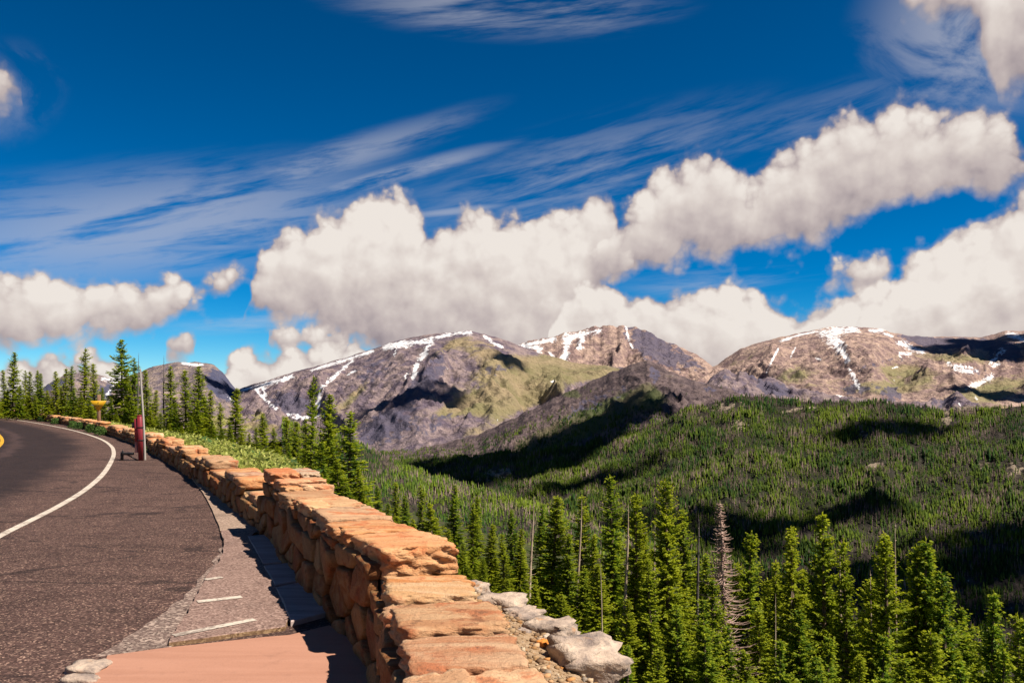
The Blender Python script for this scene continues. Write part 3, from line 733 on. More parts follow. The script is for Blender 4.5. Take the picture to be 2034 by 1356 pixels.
def keep_hill(x, y):
    k = np.clip(0.9 + 1.5 * fbm(x / 45, y / 20, 5, 0.6), 0.12, 1.7)
    for cx, cy, rx, ry in CLEAR:
        k = k * np.clip((np.hypot((x - cx) / rx, (y - cy) / ry) - 0.6 + 1.3 * fbm(x / 14, y / 8, 3)) * 0.9, 0.10, 1)
    return k * (y < 1330) * np.where(y > 1150, 0.7, 1)
forest('forest', HILL, 98000, 8.0, 16.0, 1, keep_hill)
forest('forest', SPUR, 13000, 5.0, 10.5, 2, bright_=1.35, keep= lambda x, y: np.clip(0.8 + 1.0 * fbm(x / 50, y / 20, 3), 0.05, 1.5) * (y < 1120))
def keep_crag(x, y):
    line = np.interp(x, [640, 750, 860, 950, 1030, 1100, 1200, 1300, 1380, 1440, 1500], [880, 880, 890, 870, 840, 818, 800, 800, 815, 800, 790])
    k = np.clip((y - line) / 26 + 0.5 * fbm(x / 30, y / 15, 3), 0.0, 1)
    return k + 0.02 * (y > line - 40)
forest('forest', CRAG, 13000, 7.0, 13.0, 3, keep_crag, -0.12)

# ------------------------------------------------------------------ the wall line and the hillside below it
WL = spline([(0.75, -6.0), (0.45, -2.0), (0.22, 0.5), (-0.13, 2.1), (-0.46, 3.66), (-0.84, 5.3), (-1.46, 6.75), (-2.2, 8.5), (-3.0, 10.4), (-4.6, 13.7), (-6.5, 17.5), (-8.3, 21.0), (-11.2, 26.4), (-14.9, 32.8), (-19.3, 40.0), (-30.0, 56.0), (-49.0, 82.0), (-75.0, 112.0), (-110, 148)], 1800)
_ds = np.hypot(*np.diff(WL, axis=0).T); WT = np.concatenate([[0], np.cumsum(_ds)])
def wp(t): return np.stack([np.interp(t, WT, WL[:, 0]), np.interp(t, WT, WL[:, 1])], -1)
def wtan(t):
    a = wp(np.asarray(t) + 0.15) - wp(np.asarray(t) - 0.15); return a / np.linalg.norm(a, axis=-1, keepdims=True)
def wnor(t):
    a = wtan(t); return np.stack([a[..., 1], -a[..., 0]], -1)
def t_of_y(y): return float(np.interp(y, WL[:, 1], WT))
WW = 0.50                                           # wall thickness


def slope_z(s, t):
    """height of the ground beyond the wall, s metres out from its road face"""
    y = np.interp(t, WT, WL[:, 1])
    ledge = 1.05 + 1.5 * np.clip((y - 12) / 8, 0, 1)
    lift = 0.20 + 0.05 * np.clip((y - 9) / 5, 0, 1)
    u = np.maximum(s - ledge, 0)
    z = lift - 0.10 * np.clip((s - 0.5) / 1.0, 0, 1) - 0.12 * np.clip(s - 0.8, 0, 2)
    fall = 0.58 * u + 4.5 * (1 - np.exp(-u / 4.0)) * np.clip(1 - (y - 14) / 16, 0.0, 1)
    fall = fall * u / (u + 0.25)
    far = np.clip((y - 30) / 40, 0, 1)
    return z - fall * (1 - 0.45 * far) + 0.05 * fbm(s / 1.1 + 3, t / 1.1, 4) * np.clip(s - 0.4, 0, 1) + 0.5 * fbm(s / 9.0, t / 9.0, 3) * np.clip((s - 3) / 6, 0, 1)


tt_ = np.concatenate([np.linspace(0.2, 26, 170), np.linspace(26.4, WT[-1] - 0.5, 150)])
ss_ = np.concatenate([[0.25], np.linspace(0.42, 2.5, 22), np.geomspace(2.7, 420, 60)])
PT = wp(tt_); NR = wnor(tt_)
S2, T2 = np.meshgrid(ss_, tt_)
Zs = slope_z(S2, T2)
V = np.stack([PT[:, None, 0] + NR[:, None, 0] * S2, PT[:, None, 1] + NR[:, None, 1] * S2, Zs], -1)
add('ground', make_mesh('ground', V.reshape(-1, 3), grid_faces(len(tt_), len(ss_))[:, ::-1], True), M['soil'], kind='structure')
_k = NR.shape[0]
_PTs, _NRs = wp(np.linspace(0.3, WT[-1] - 0.6, 3000)), wnor(np.linspace(0.3, WT[-1] - 0.6, 3000)); _Tss = np.linspace(0.3, WT[-1] - 0.6, 3000)
def ground_at(x, y):
    i = np.argmin((_PTs[:, 0] - x) ** 2 + (_PTs[:, 1] - y) ** 2)
    s = (x - _PTs[i, 0]) * _NRs[i, 0] + (y - _PTs[i, 1]) * _NRs[i, 1]
    s = math.copysign(math.hypot(x - _PTs[i, 0], y - _PTs[i, 1]), s)
    if s < 0.25: return 0.0, s
    return float(slope_z(np.array(s), np.array(_Tss[i]))), s

# ------------------------------------------------------------------ road
WHITE_PX = [(-330, 1235), (-140, 1140), (0, 1064), (60, 1034), (120, 1003), (170, 972), (204, 942), (221, 916), (226, 899), (220, 885), (200, 872), (165, 860), (120, 849), (60, 838), (0, 829.5), (-60, 823)]
WLINE = spline([gnd(*p) for p in WHITE_PX], 500)
ss2 = -np.concatenate([[-0.04], np.geomspace(0.25, 46, 110)])
tt2 = np.concatenate([np.linspace(1.0, 40, 150), np.linspace(40.6, WT[-1] - 0.5, 90)])
PT = wp(tt2); NR = wnor(tt2); S2, T2 = np.meshgrid(ss2, tt2)
V = np.stack([PT[:, None, 0] + NR[:, None, 0] * S2, PT[:, None, 1] + NR[:, None, 1] * S2, 0 * S2], -1).reshape(-1, 3)
me = make_mesh('road', V, grid_faces(len(tt2), len(ss2)))
dd = np.full(len(V), 1e9); sgn = np.zeros(len(V))
W3 = WLINE[::3]; tg = np.gradient(W3, axis=0)
for i in range(0, len(V), 4000):
    q_ = V[i:i + 4000, None, :2] - W3[None]
    d2 = (q_ ** 2).sum(-1); j = d2.argmin(1); r_ = np.arange(len(j))
    dd[i:i + 4000] = np.sqrt(d2[r_, j]); sgn[i:i + 4000] = np.sign(tg[j, 0] * q_[r_, j, 1] - tg[j, 1] * q_[r_, j, 0])
attr(me, 'lane', dd * sgn)
add('road', me, M['asphalt'], kind='structure')


def ribbon(name, line, w, z, mat, parent=None, **props):
    T = np.gradient(line, axis=0); T /= np.linalg.norm(T, axis=1, keepdims=True); N = np.stack([T[:, 1], -T[:, 0]], -1)
    wob = 1 + 0.06 * fbm(np.arange(len(line)) * 0.31, np.zeros(len(line)), 3)[:, None]
    V = np.stack([line - N * w / 2 * wob, line + N * w / 2 * wob], 1)
    V = np.concatenate([V, np.full(V.shape[:2] + (1,), z)], -1).reshape(-1, 3)
    return add(name, make_mesh(name, V, grid_faces(len(line), 2)), mat, parent, **props)


ROAD = bpy.data.objects['road']
ribbon('edge_line', WLINE, 0.11, 0.005, M['white'], ROAD)
T = np.gradient(WLINE, axis=0); T /= np.linalg.norm(T, axis=1, keepdims=True); LN = np.stack([-T[:, 1], T[:, 0]], -1)
_best = min(np.arange(2.0, 6.0, 0.02), key=lambda o_: abs((CX + F * (WLINE + LN * o_)[60:460, 0] / (WLINE + LN * o_)[60:460, 1]).max() - 4.0))
print('centre line offset', _best)
for off in (_best, _best + 0.25):
    cl = spline((WLINE + LN * off)[::14], 300)
    ribbon('centre_line', cl, 0.12, 0.005, M['yellow'], ROAD)


def slab(name, poly, z0, z1, mat, sub=0.10, noise=0.004, parent=None, edge_mat=None, jag=0.006, **props):
    """flat paving piece with a slightly ragged outline and a real thickness"""
    pts = []
    n = len(poly)
    for i in range(n):
        a = np.array(poly[i]); b = np.array(poly[(i + 1) % n]); k = max(1, int(np.hypot(*(b - a)) / sub))
        for j in range(k):
            pts.append(a + (b - a) * j / k)
    pts = np.array(pts); c = pts.mean(0)
    pts = pts + jag * np.stack([fbm(pts[:, 0] * 5, pts[:, 1] * 5, 3), fbm(pts[:, 0] * 5 + 9, pts[:, 1] * 5, 3)], -1) * 2
    m = len(pts)
    dirn = c - pts; dirn /= np.linalg.norm(dirn, axis=1, keepdims=True)
    ins = pts + dirn * min(0.015, abs(z1 - z0) * 0.7)
    V = np.concatenate([np.c_[pts, np.full(m, z0)], np.c_[pts, np.full(m, z1 - 0.006)], np.c_[ins, np.full(m, z1)]])
    i = np.arange(m); j = (i + 1) % m
    fs = [np.stack([i, j, j + m, i + m], -1), np.stack([i + m, j + m, j + 2 * m, i + 2 * m], -1)]
    me = bpy.data.meshes.new(name)
    faces = [list(map(int, f)) for f in np.concatenate(fs)] + [[int(k) for k in (i + 2 * m)]]
    me.from_pydata(V.tolist(), [], faces); me.update()
    me.materials.append(mat)
    if edge_mat:
        me.materials.append(edge_mat)
        for p_ in me.polygons[:m]: p_.material_index = 1
    o = add(name, me, None, parent, **props)
    return o


def wall_pts(y0, y1, off, n=14):
    t = np.linspace(t_of_y(y0), t_of_y(y1), n); p = wp(t) + wnor(t) * off
    return [tuple(q_) for q_ in p]

ap_left = [gnd(*p) for p in [(286, 894), (312, 904), (345, 922), (375, 944), (400, 975), (420, 1010), (438, 1056)]]
slab('pavement', wall_pts(10.35, 27.5, 0.03, 40) + [gnd(282, 889)] + ap_left, -0.03, 0.022, M['apron'], 0.3, kind='structure', edge_mat=M['edge'])
walk_left = [gnd(*p) for p in [(438, 1058), (446, 1086), (436, 1118), (408, 1150), (392, 1185), (372, 1225), (338, 1272), (332, 1284)]]
walk_px = [(568, 1252), (574, 1226), (548, 1170), (518, 1112), (495, 1074), (512, 1057)]
slab('sidewalk', list(reversed(walk_left)) + [gnd(*p) for p in reversed(walk_px)], -0.04, 0.034, M['walk'], 0.12, kind='structure', edge_mat=M['edge'], jag=0.012)
SW = bpy.data.objects['sidewalk']
# strip of asphalt between sidewalk and road has worn stall marks on it
for a, b_, w in [((408, 1151), (441, 1146), 0.075), ((392, 1195), (480, 1185), 0.085), ((345, 1262), (506, 1230), 0.075)]:
    p0 = np.array(gnd(*a, 0.034)); p1 = np.array(gnd(*b_, 0.034))
    ribbon('painted_mark', np.linspace(p0, p1, 24), w, 0.0385, M['white'], SW)
gut = [gnd(*p) for p in [(196, 1303), (250, 1268), (320, 1222), (378, 1176), (420, 1124), (436, 1090), (446, 1086), (437, 1118), (409, 1150), (393, 1185), (373, 1225), (339, 1272), (333, 1286), (214, 1301)]]
slab('gutter', gut, -0.02, 0.006, M['gutter'], 0.12, kind='structure', jag=0.03)
# dark flags in the wall's shade
fl = [[(492, 1070), (540, 1066), (578, 1120), (522, 1126)], [(524, 1130), (580, 1124), (604, 1158), (546, 1170)], [(548, 1174), (606, 1162), (652, 1224), (578, 1244)]]
for poly in fl:
    slab('flagstone', [gnd(*p) for p in poly], -0.05, 0.040, M['grey_flag'], 0.10, kind='structure', jag=0.004)
# red sandstone flag in the foreground
red = [gnd(*p) for p in [(214, 1303), (335, 1287), (480, 1271), (575, 1262), (655, 1243)]]
red += [tuple(wp(t_of_y(5.4)) + wnor(t_of_y(5.4)) * 0.03), tuple(wp(t_of_y(4.0)) + wnor(t_of_y(4.0)) * 0.03), tuple(wp(t_of_y(2.4)) + wnor(t_of_y(2.4)) * 0.02), (-2.9, 2.4), gnd(180, 1352)]
slab('flagstone', red, -0.05, 0.012, M['red_flag'], 0.12, kind='structure', jag=0.008)


_lc = {}
def lump_c(seed, n, k, amp, freq, dims):
    key = (seed, n)
    if key not in _lc: _lc[key] = lump(seed, n, k, amp, freq)
    V, Fc = _lc[key]
    return V * np.array(dims), Fc


def lump(seed, n=10, k=3.5, amp=0.12, freq=2.0, dims=(1, 1, 1), flat=0.0):
    """rounded irregular block: cube sphere with superquadric norm and noise"""
    rs = np.random.RandomState(seed)
    g = np.linspace(-1, 1, n + 1); A, B = np.meshgrid(g, g)
    one = np.ones_like(A); sides = [(A, B, one), (B, A, -one), (one, A, B), (-one, B, A), (B, one, A), (A, -one, B)]
    Vs = []; Fs = []; off = 0
    for s in sides:
        Vs.append(np.stack(s, -1).reshape(-1, 3)); Fs.append(grid_faces(n + 1, n + 1, off)); off += (n + 1) ** 2
    V = np.concatenate(Vs); Fc = np.concatenate(Fs)
    key = np.round(V * 1e4).astype(np.int64); _, first, inv = np.unique(key, axis=0, return_index=True, return_inverse=True)
    V = V[first]; Fc = inv.ravel()[Fc]
    nr = (np.abs(V) ** k).sum(1) ** (1 / k); V = V / nr[:, None]
    o1, o2, o3 = rs.rand(3) * 90
    dsp = fbm(V[:, 0] * freq + o1 + V[:, 2] * 1.7, V[:, 1] * freq + o2 - V[:, 2] * 1.3, 4, 0.5)
    V = V * (1 + amp * dsp[:, None])
    V = V + amp * 0.5 * np.stack([fbm(V[:, 1] * freq + o3, V[:, 2] * freq, 3), fbm(V[:, 2] * freq + o1, V[:, 0] * freq, 3), fbm(V[:, 0] * freq + o2, V[:, 1] * freq, 3) * 0.6], -1)
    if flat: V[:, 2] = np.where(V[:, 2] > 1 - flat, 1 - flat + (V[:, 2] - 1 + flat) * 0.3, V[:, 2])
    return V * np.array(dims), Fc

# pale kerb stones at the corner of the red flag
for i, (px_, py_, sx, sy) in enumerate([(176, 1328, 0.095, 0.11), (158, 1354, 0.09, 0.05)]):
    x, y = gnd(px_, py_)
    Vl, Fl = lump(40 + i, 9, 5.0, 0.2, 1.8, (sx * 1.15, sy, 0.04))
    add('kerb_stone', make_mesh('kerb_stone', Vl, Fl, True), M['pale_rock'], loc=(x, y, 0.0), label=['pale lichen-grey stone at the corner of the red flag', 'smaller pale stone below the corner stone, cut by the photo edge'][i], category='kerb stone', group='pale kerb stones')

# ------------------------------------------------------------------ stone wall
WALL = add('stone_wall', None, None, None, (0, 0, 0), label='long low stepped wall of orange sandstone along the road', category='stone wall')
CREN = [(5.30, 10.45)] + [(12.2, 13.9), (15.5, 17.2), (19.2, 21.0), (23.1, 25.0)] + [(27.0 + 4.3 * i, 29.1 + 4.3 * i) for i in range(28)]
def top_at(y):
    for a, b_ in CREN:
        if a <= y < b_: return 0.69 + 0.05 * max(0.0, (y - 8.5) / 2) if a < 6 else 0.49
    return 0.55 if y < 5.3 else 0.34 if y < 12.2 else 0.37
def base_off(z): return -0.045 * max(0.0, 1 - z / 0.6)

# mortar core, stepping with the wall
tc_ = []
y_ = -4.0
brk = sorted([a for ab in CREN for a in ab])
ys = np.unique(np.round(np.concatenate([np.arange(-4, 26, 0.25), np.arange(26, 140, 0.8), np.array(brk) - 0.004, np.array(brk) + 0.004]), 4))
ts = np.array([t_of_y(a) for a in ys]); hs_ = np.where(ys < 10.45, 0.50, 0.31)
P0 = wp(ts); N0 = wnor(ts)
def prow(off, z): return np.c_[P0 + N0 * (np.zeros(len(ys)) + off)[:, None], np.zeros(len(ys)) + z]
rows = np.stack([prow(0.005, -0.1), prow(0.045, hs_), prow(WW - 0.03, hs_), prow(WW, -0.5)], 1)
add('mortar_core', make_mesh('mortar_core', rows.reshape(-1, 3), [grid_faces(len(ys), 4)[:, ::-1], np.array([[0, 1, 2, 3]])]), M['mortar'], WALL)

rs = np.random.RandomState(11)
# cap stones
edges = [-3.0, -2.4, -1.8, -1.2, -0.6, 0.0, 0.6, 1.2, 1.75, 2.3, 2.88, 3.41, 3.90, 4.42, 4.68, 5.0, 5.27]
edges += [5.31, 6.02, 6.30, 6.68, 7.15, 7.5, 8.05, 8.45, 8.95, 9.3, 9.72, 10.42]
y = 10.45; nxt = []
while y < 135:
    step = rs.uniform(0.38, 0.78) * (1 + 0.5 * min(1, max(0, (y - 30) / 40)))
    lim = min([b_ for b_ in brk if b_ > y + 0.02] + [1e9])
    y2 = y + step
    if y2 > lim - 0.25: y2 = lim
    nxt.append(y2); y = y2
edges += nxt
lowcaps = [make_mesh('cap_stone', *lump(300 + i, 4, 5.0, 0.20, 2.0, (1, 1, 1)), True) for i in range(8)]
for a, b_ in zip(edges[:-1], edges[1:]):
    if b_ - a < 0.08: continue
    yc = (a + b_) / 2; t0, t1 = t_of_y(a), t_of_y(b_); L = t1 - t0; tm = (t0 + t1) / 2
    top = top_at(yc) + rs.uniform(-0.025, 0.03); ch = rs.uniform(0.13, 0.18) if not 5.28 < yc < 6.1 else 0.21
    if yc > 9.75 and yc < 10.4: top += 0.05
    if 9.3 < yc < 9.75: top += 0.03
    tg_ = wtan(tm); nr_ = wnor(tm); rot = math.atan2(tg_[1], tg_[0])
    parts = [(0.0, WW)]
    if yc < 26 and rs.rand() < 0.28 and not (5.25 < yc < 6.1): k_ = rs.uniform(0.35, 0.65) * WW; parts = [(0.0, k_), (k_, WW)]
    for p0, p1 in parts:
        wj = rs.uniform(-0.03, 0.03) if p0 == 0 else 0
        c = wp(tm) + nr_ * ((p0 + p1) / 2 + wj + rs.uniform(-0.012, 0.012))
        tz = top + rs.uniform(-0.012, 0.012)
        dims = (L / 2 - 0.012, (p1 - p0) / 2 + rs.uniform(0.0, 0.02), ch / 2)
        if yc < 24:
            Vl, Fl = lump(int(rs.randint(1e6)), 16 if yc < 11 else 6, 12.0, 0.13, 2.9, (1, 1, 1), 0.03)
            # irregular plan: taper and skew like split stone
            Vl[:, 0] += 0.10 * rs.uniform(-1, 1) * Vl[:, 1]; Vl[:, 1] *= 1 + 0.06 * rs.uniform(-1, 1) * Vl[:, 0]
            Vl[:, 2] += 0.12 * rs.uniform(-1, 1) * Vl[:, 1] + 0.10 * rs.uniform(-1, 1) * Vl[:, 0]
            me = make_mesh('cap_stone', Vl * np.array(dims), Fl, True)
            o = add('cap_stone', me, M['stone'], WALL, (c[0], c[1], tz - ch / 2))
            o.rotation_euler = (0, 0, rot + rs.uniform(-0.04, 0.04))
        else:
            o = add('cap_stone', lowcaps[rs.randint(8)], M['stone'], WALL, (c[0], c[1], tz - ch / 2))
            o.scale = (dims[0], dims[1], ch / 2); o.rotation_euler = (rs.choice([0, math.pi]), 0, rot)

# face stones: irregular cells on the unrolled road face
def clip_poly(P, nx, ny, c):
    out = []; n = len(P)
    for i in range(n):
        a, b_ = P[i], P[(i + 1) % n]; da = a[0] * nx + a[1] * ny - c; db = b_[0] * nx + b_[1] * ny - c
        if da <= 0: out.append(a)
        if da * db < 0:
            k = da / (da - db); out.append((a[0] + (b_[0] - a[0]) * k, a[1] + (b_[1] - a[1]) * k))
    return out
sites = []
SX, SZ = 0.44, 0.215
tA, tB = t_of_y(1.2), t_of_y(26)
r_ = 0
zz = -0.02
while zz < 0.8:
    tcur = tA + rs.rand() * SX
    while tcur < tB:
        sites.append((tcur + rs.uniform(-0.13, 0.13), zz + rs.uniform(-0.075, 0.075))); tcur += SX * rs.uniform(0.55, 1.4)
    zz += SZ
sites = np.array(sites); AN = 0.62                      # horizontal squeeze gives long cells
sq = sites * np.array([AN, 1.0])
def face_stone(k):
    c = sq[k]
    Pp = [(c[0] - 0.5, c[1] - 0.4), (c[0] + 0.5, c[1] - 0.4), (c[0] + 0.5, c[1] + 0.4), (c[0] - 0.5, c[1] + 0.4)]
    dd_ = ((sq - c) ** 2).sum(1); nb = np.argsort(dd_)[1:16]
    for j in nb:
        n_ = sq[j] - c; mid = (sq[j] + c) / 2
        Pp = clip_poly(Pp, n_[0], n_[1], n_[0] * mid[0] + n_[1] * mid[1])
        if len(Pp) < 3: return None
    yc = float(np.interp(sites[k][0], WT, WL[:, 1])); zt = top_at(yc) - 0.085
    Pp = clip_poly(Pp, 0, 1, zt)
    Pp = clip_poly(Pp, 0, -1, 0.035)
    if len(Pp) < 3: return None
    Pp = np.array(Pp) / np.array([AN, 1.0])
    w_, h_ = np.ptp(Pp[:, 0]), np.ptp(Pp[:, 1])
    if w_ < 0.07 or h_ < 0.045: return None
    # resample the outline
    m = 14; seg = np.hypot(*(np.roll(Pp, -1, 0) - Pp).T); cum = np.concatenate([[0], np.cumsum(seg)])
    pc = np.vstack([Pp, Pp[:1]]); s_ = np.linspace(0, cum[-1], m, endpoint=False)
    O = np.stack([np.interp(s_, cum, pc[:, 0]), np.interp(s_, cum, pc[:, 1])], -1)
    O = 0.88 * O + 0.06 * (np.roll(O, 1, 0) + np.roll(O, -1, 0)); cen = O.mean(0)
    pr = rs.uniform(0.025, 0.07); tilt = rs.uniform(-0.45, 0.45, 2) * pr
    rings = []
    gap = 0.009
    for sc, dep in ((1.0, -0.6), (0.99, 0.45), (0.95, 0.82), (0.72, 0.97)):
        v_ = O - cen; ln = np.linalg.norm(v_, axis=1, keepdims=True)
        v_ = v_ * (np.maximum(ln - gap, 0.01) / ln) * sc
        D_ = dep * pr + (tilt[0] * np.sign(v_[:, 0]) * np.abs(v_[:, 0] / w_) * 2 + tilt[1] * v_[:, 1] / h_ * 2) * (dep > 0.3) + rs.uniform(-0.006, 0.006, m) * (dep > 0.2)
        rings.append(np.c_[v_ + cen, D_])
    allp = np.vstack(rings + [np.array([[cen[0], cen[1], pr * 0.97]])])
    t_, z_, D_ = allp.T
    pw = wp(t_) + wnor(t_) * (np.array([base_off(z) for z in z_]) - D_)[:, None]
    Vw = np.c_[pw, z_]
    i = np.arange(m); j = (i + 1) % m
    q4 = np.concatenate([np.stack([i + a * m, j + a * m, j + (a + 1) * m, i + (a + 1) * m], -1) for a in range(3)])
    q3 = np.stack([i + 3 * m, j + 3 * m, 0 * i + 4 * m], -1)
    return Vw, [q4[:, ::-1], q3[:, ::-1]]
far_V = []; far_F = []; voff = 0; nface = 0
order = np.argsort(sites[:, 0])
for k in order:
    res = face_stone(k)
    if res is None: continue
    Vw, Fw = res
    if nface < 285:
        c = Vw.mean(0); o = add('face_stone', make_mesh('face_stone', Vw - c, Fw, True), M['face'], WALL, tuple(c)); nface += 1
    else:
        far_V.append(Vw); far_F.append([f + voff for f in Fw]); voff += len(Vw)
# beyond that the stones are too small to pick apart
yy = 26.0
while yy < 135:
    L = rs.uniform(0.35, 0.6)
    for z0 in np.arange(0.02, top_at(yy + L / 2) - 0.14, 0.13):
        Vl, Fl = lump_c(int(rs.randint(30)), 2, 4.0, 0.2, 1.5, (L / 2 - 0.01, 0.05, 0.06))
        tm = t_of_y(yy + L / 2 + rs.uniform(-0.1, 0.1)); tg_ = wtan(tm); nr_ = wnor(tm); c = wp(tm)
        Vw = np.c_[c + Vl[:, 0:1] * tg_ + Vl[:, 1:2] * nr_, Vl[:, 2] + z0 + 0.07]
        far_V.append(Vw); far_F.append([Fl + voff]); voff += len(Vw)
    yy += L
flat = [f for fs in far_F for f in fs]
q4 = np.concatenate([f for f in flat if f.shape[1] == 4]); q3 = [f for f in flat if f.shape[1] == 3]
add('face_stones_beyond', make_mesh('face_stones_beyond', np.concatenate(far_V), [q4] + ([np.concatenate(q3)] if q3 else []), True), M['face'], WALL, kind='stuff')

# ------------------------------------------------------------------ gravel ledge and boulders by the near wall
gv = []; gf = []; off = 0
for i in range(6500):
    t = rs.uniform(t_of_y(2.2), t_of_y(7.2)); s = WW + rs.rand() ** 1.2 * 1.5
    sz = 0.005 + 0.024 * rs.rand() ** 4
    p = wp(t) + wnor(t) * s; z = float(slope_z(np.array(s), np.array(t)))
    Vl, Fl = lump_c(i % 23, 1, 2.5, 0.5, 1.3, (sz * rs.uniform(0.8, 1.6), sz, sz * rs.uniform(0.5, 0.9)))
    a = rs.rand() * 6.28; ca, sa = math.cos(a), math.sin(a)
    Vr = np.c_[Vl[:, 0] * ca - Vl[:, 1] * sa + p[0], Vl[:, 0] * sa + Vl[:, 1] * ca + p[1], Vl[:, 2] + z + sz * 0.2]
    gv.append(Vr); gf.append(Fl + off); off += len(Vr)
add('gravel', make_mesh('gravel', np.concatenate(gv), np.concatenate(gf)), M['gravel'], kind='stuff')
ROCKS = [   # px, py, height of its middle, half sizes, label
    (946, 1166, 0.10, (0.08, 0.11, 0.075), 'small grey rock peeking over the far end of the gravel ledge'),
    (1000, 1200, 0.10, (0.13, 0.17, 0.075), 'long tan rock on the rim beside the gravel'),
    (1040, 1226, 0.10, (0.13, 0.13, 0.06), 'low buff rock between the tan rock and the grey boulder'),
    (1092, 1254, 0.10, (0.16, 0.14, 0.08), 'flat grey boulder on the rim above the trees'),
    (1165, 1316, 0.10, (0.20, 0.22, 0.12), 'largest pale boulder at the lower end of the rim'),
    (1078, 1283, 0.14, (0.035, 0.03, 0.04), 'small bright orange stone standing in the gravel'),
    (1086, 1270, 0.13, (0.03, 0.025, 0.03), 'small white stone behind the orange stone'),
    (1040, 1258, 0.13, (0.05, 0.03, 0.03), 'small pinkish stone lying in the gravel beside the wall'),
]
M['orange_rock'] = mat_plain('orange_stone', (0.48, 0.17, 0.03), 0.9, wear=(0.25, 0.12, 0.05))
for i, (px_, py_, zc_, dm, lab) in enumerate(ROCKS):
    d = (EYE - zc_) * F / (py_ - HY); p = pix(px_, py_, d)
    zg, s = ground_at(p[0], p[1])
    Vl, Fl = lump(70 + i, 7, 5.5, 0.40, 1.5, dm)
    o = add('rock', make_mesh('rock', Vl, Fl, False), [M['rock'], M['pale_rock'], M['pale_rock'], M['rock'], M['pale_rock'], M['orange_rock'], M['pale_rock'], M['pale_rock']][i], loc=(p[0], p[1], min(p[2], zg + dm[2] * 0.6)), label=lab, category='rock', group='rocks on the gravel ledge')
    o.rotation_euler = (0, 0, 0.6 + i * 0.7)

# ------------------------------------------------------------------ conifers
def tube(path, rad, k=6):
    path = np.array(path, float); n = len(path); ang = np.arange(k) * 2 * np.pi / k
    T = np.gradient(path, axis=0); T /= np.linalg.norm(T, axis=1, keepdims=True) + 1e-9
    ref = np.where(np.abs(T[:, 2:3]) > 0.8, np.array([[1.0, 0, 0]]), np.array([[0, 0, 1.0]]))
    U = np.cross(T, ref); U /= np.linalg.norm(U, axis=1, keepdims=True) + 1e-9; W = np.cross(T, U)
    r = np.array(rad, float)[:, None, None]
    V = path[:, None] + r * (U[:, None] * np.cos(ang)[None, :, None] + W[:, None] * np.sin(ang)[None, :, None])
    i = np.arange(n * k).reshape(n, k); j = np.roll(i, -1, 1)
    return V.reshape(-1, 3), np.stack([i[:-1], j[:-1], j[1:], i[1:]], -1).reshape(-1, 4)


def join(parts):
    Vs, Fs, o = [], [], 0
    for V, F_ in parts: Vs.append(V); Fs.append(F_ + o); o += len(V)
    return np.concatenate(Vs), np.concatenate(Fs)


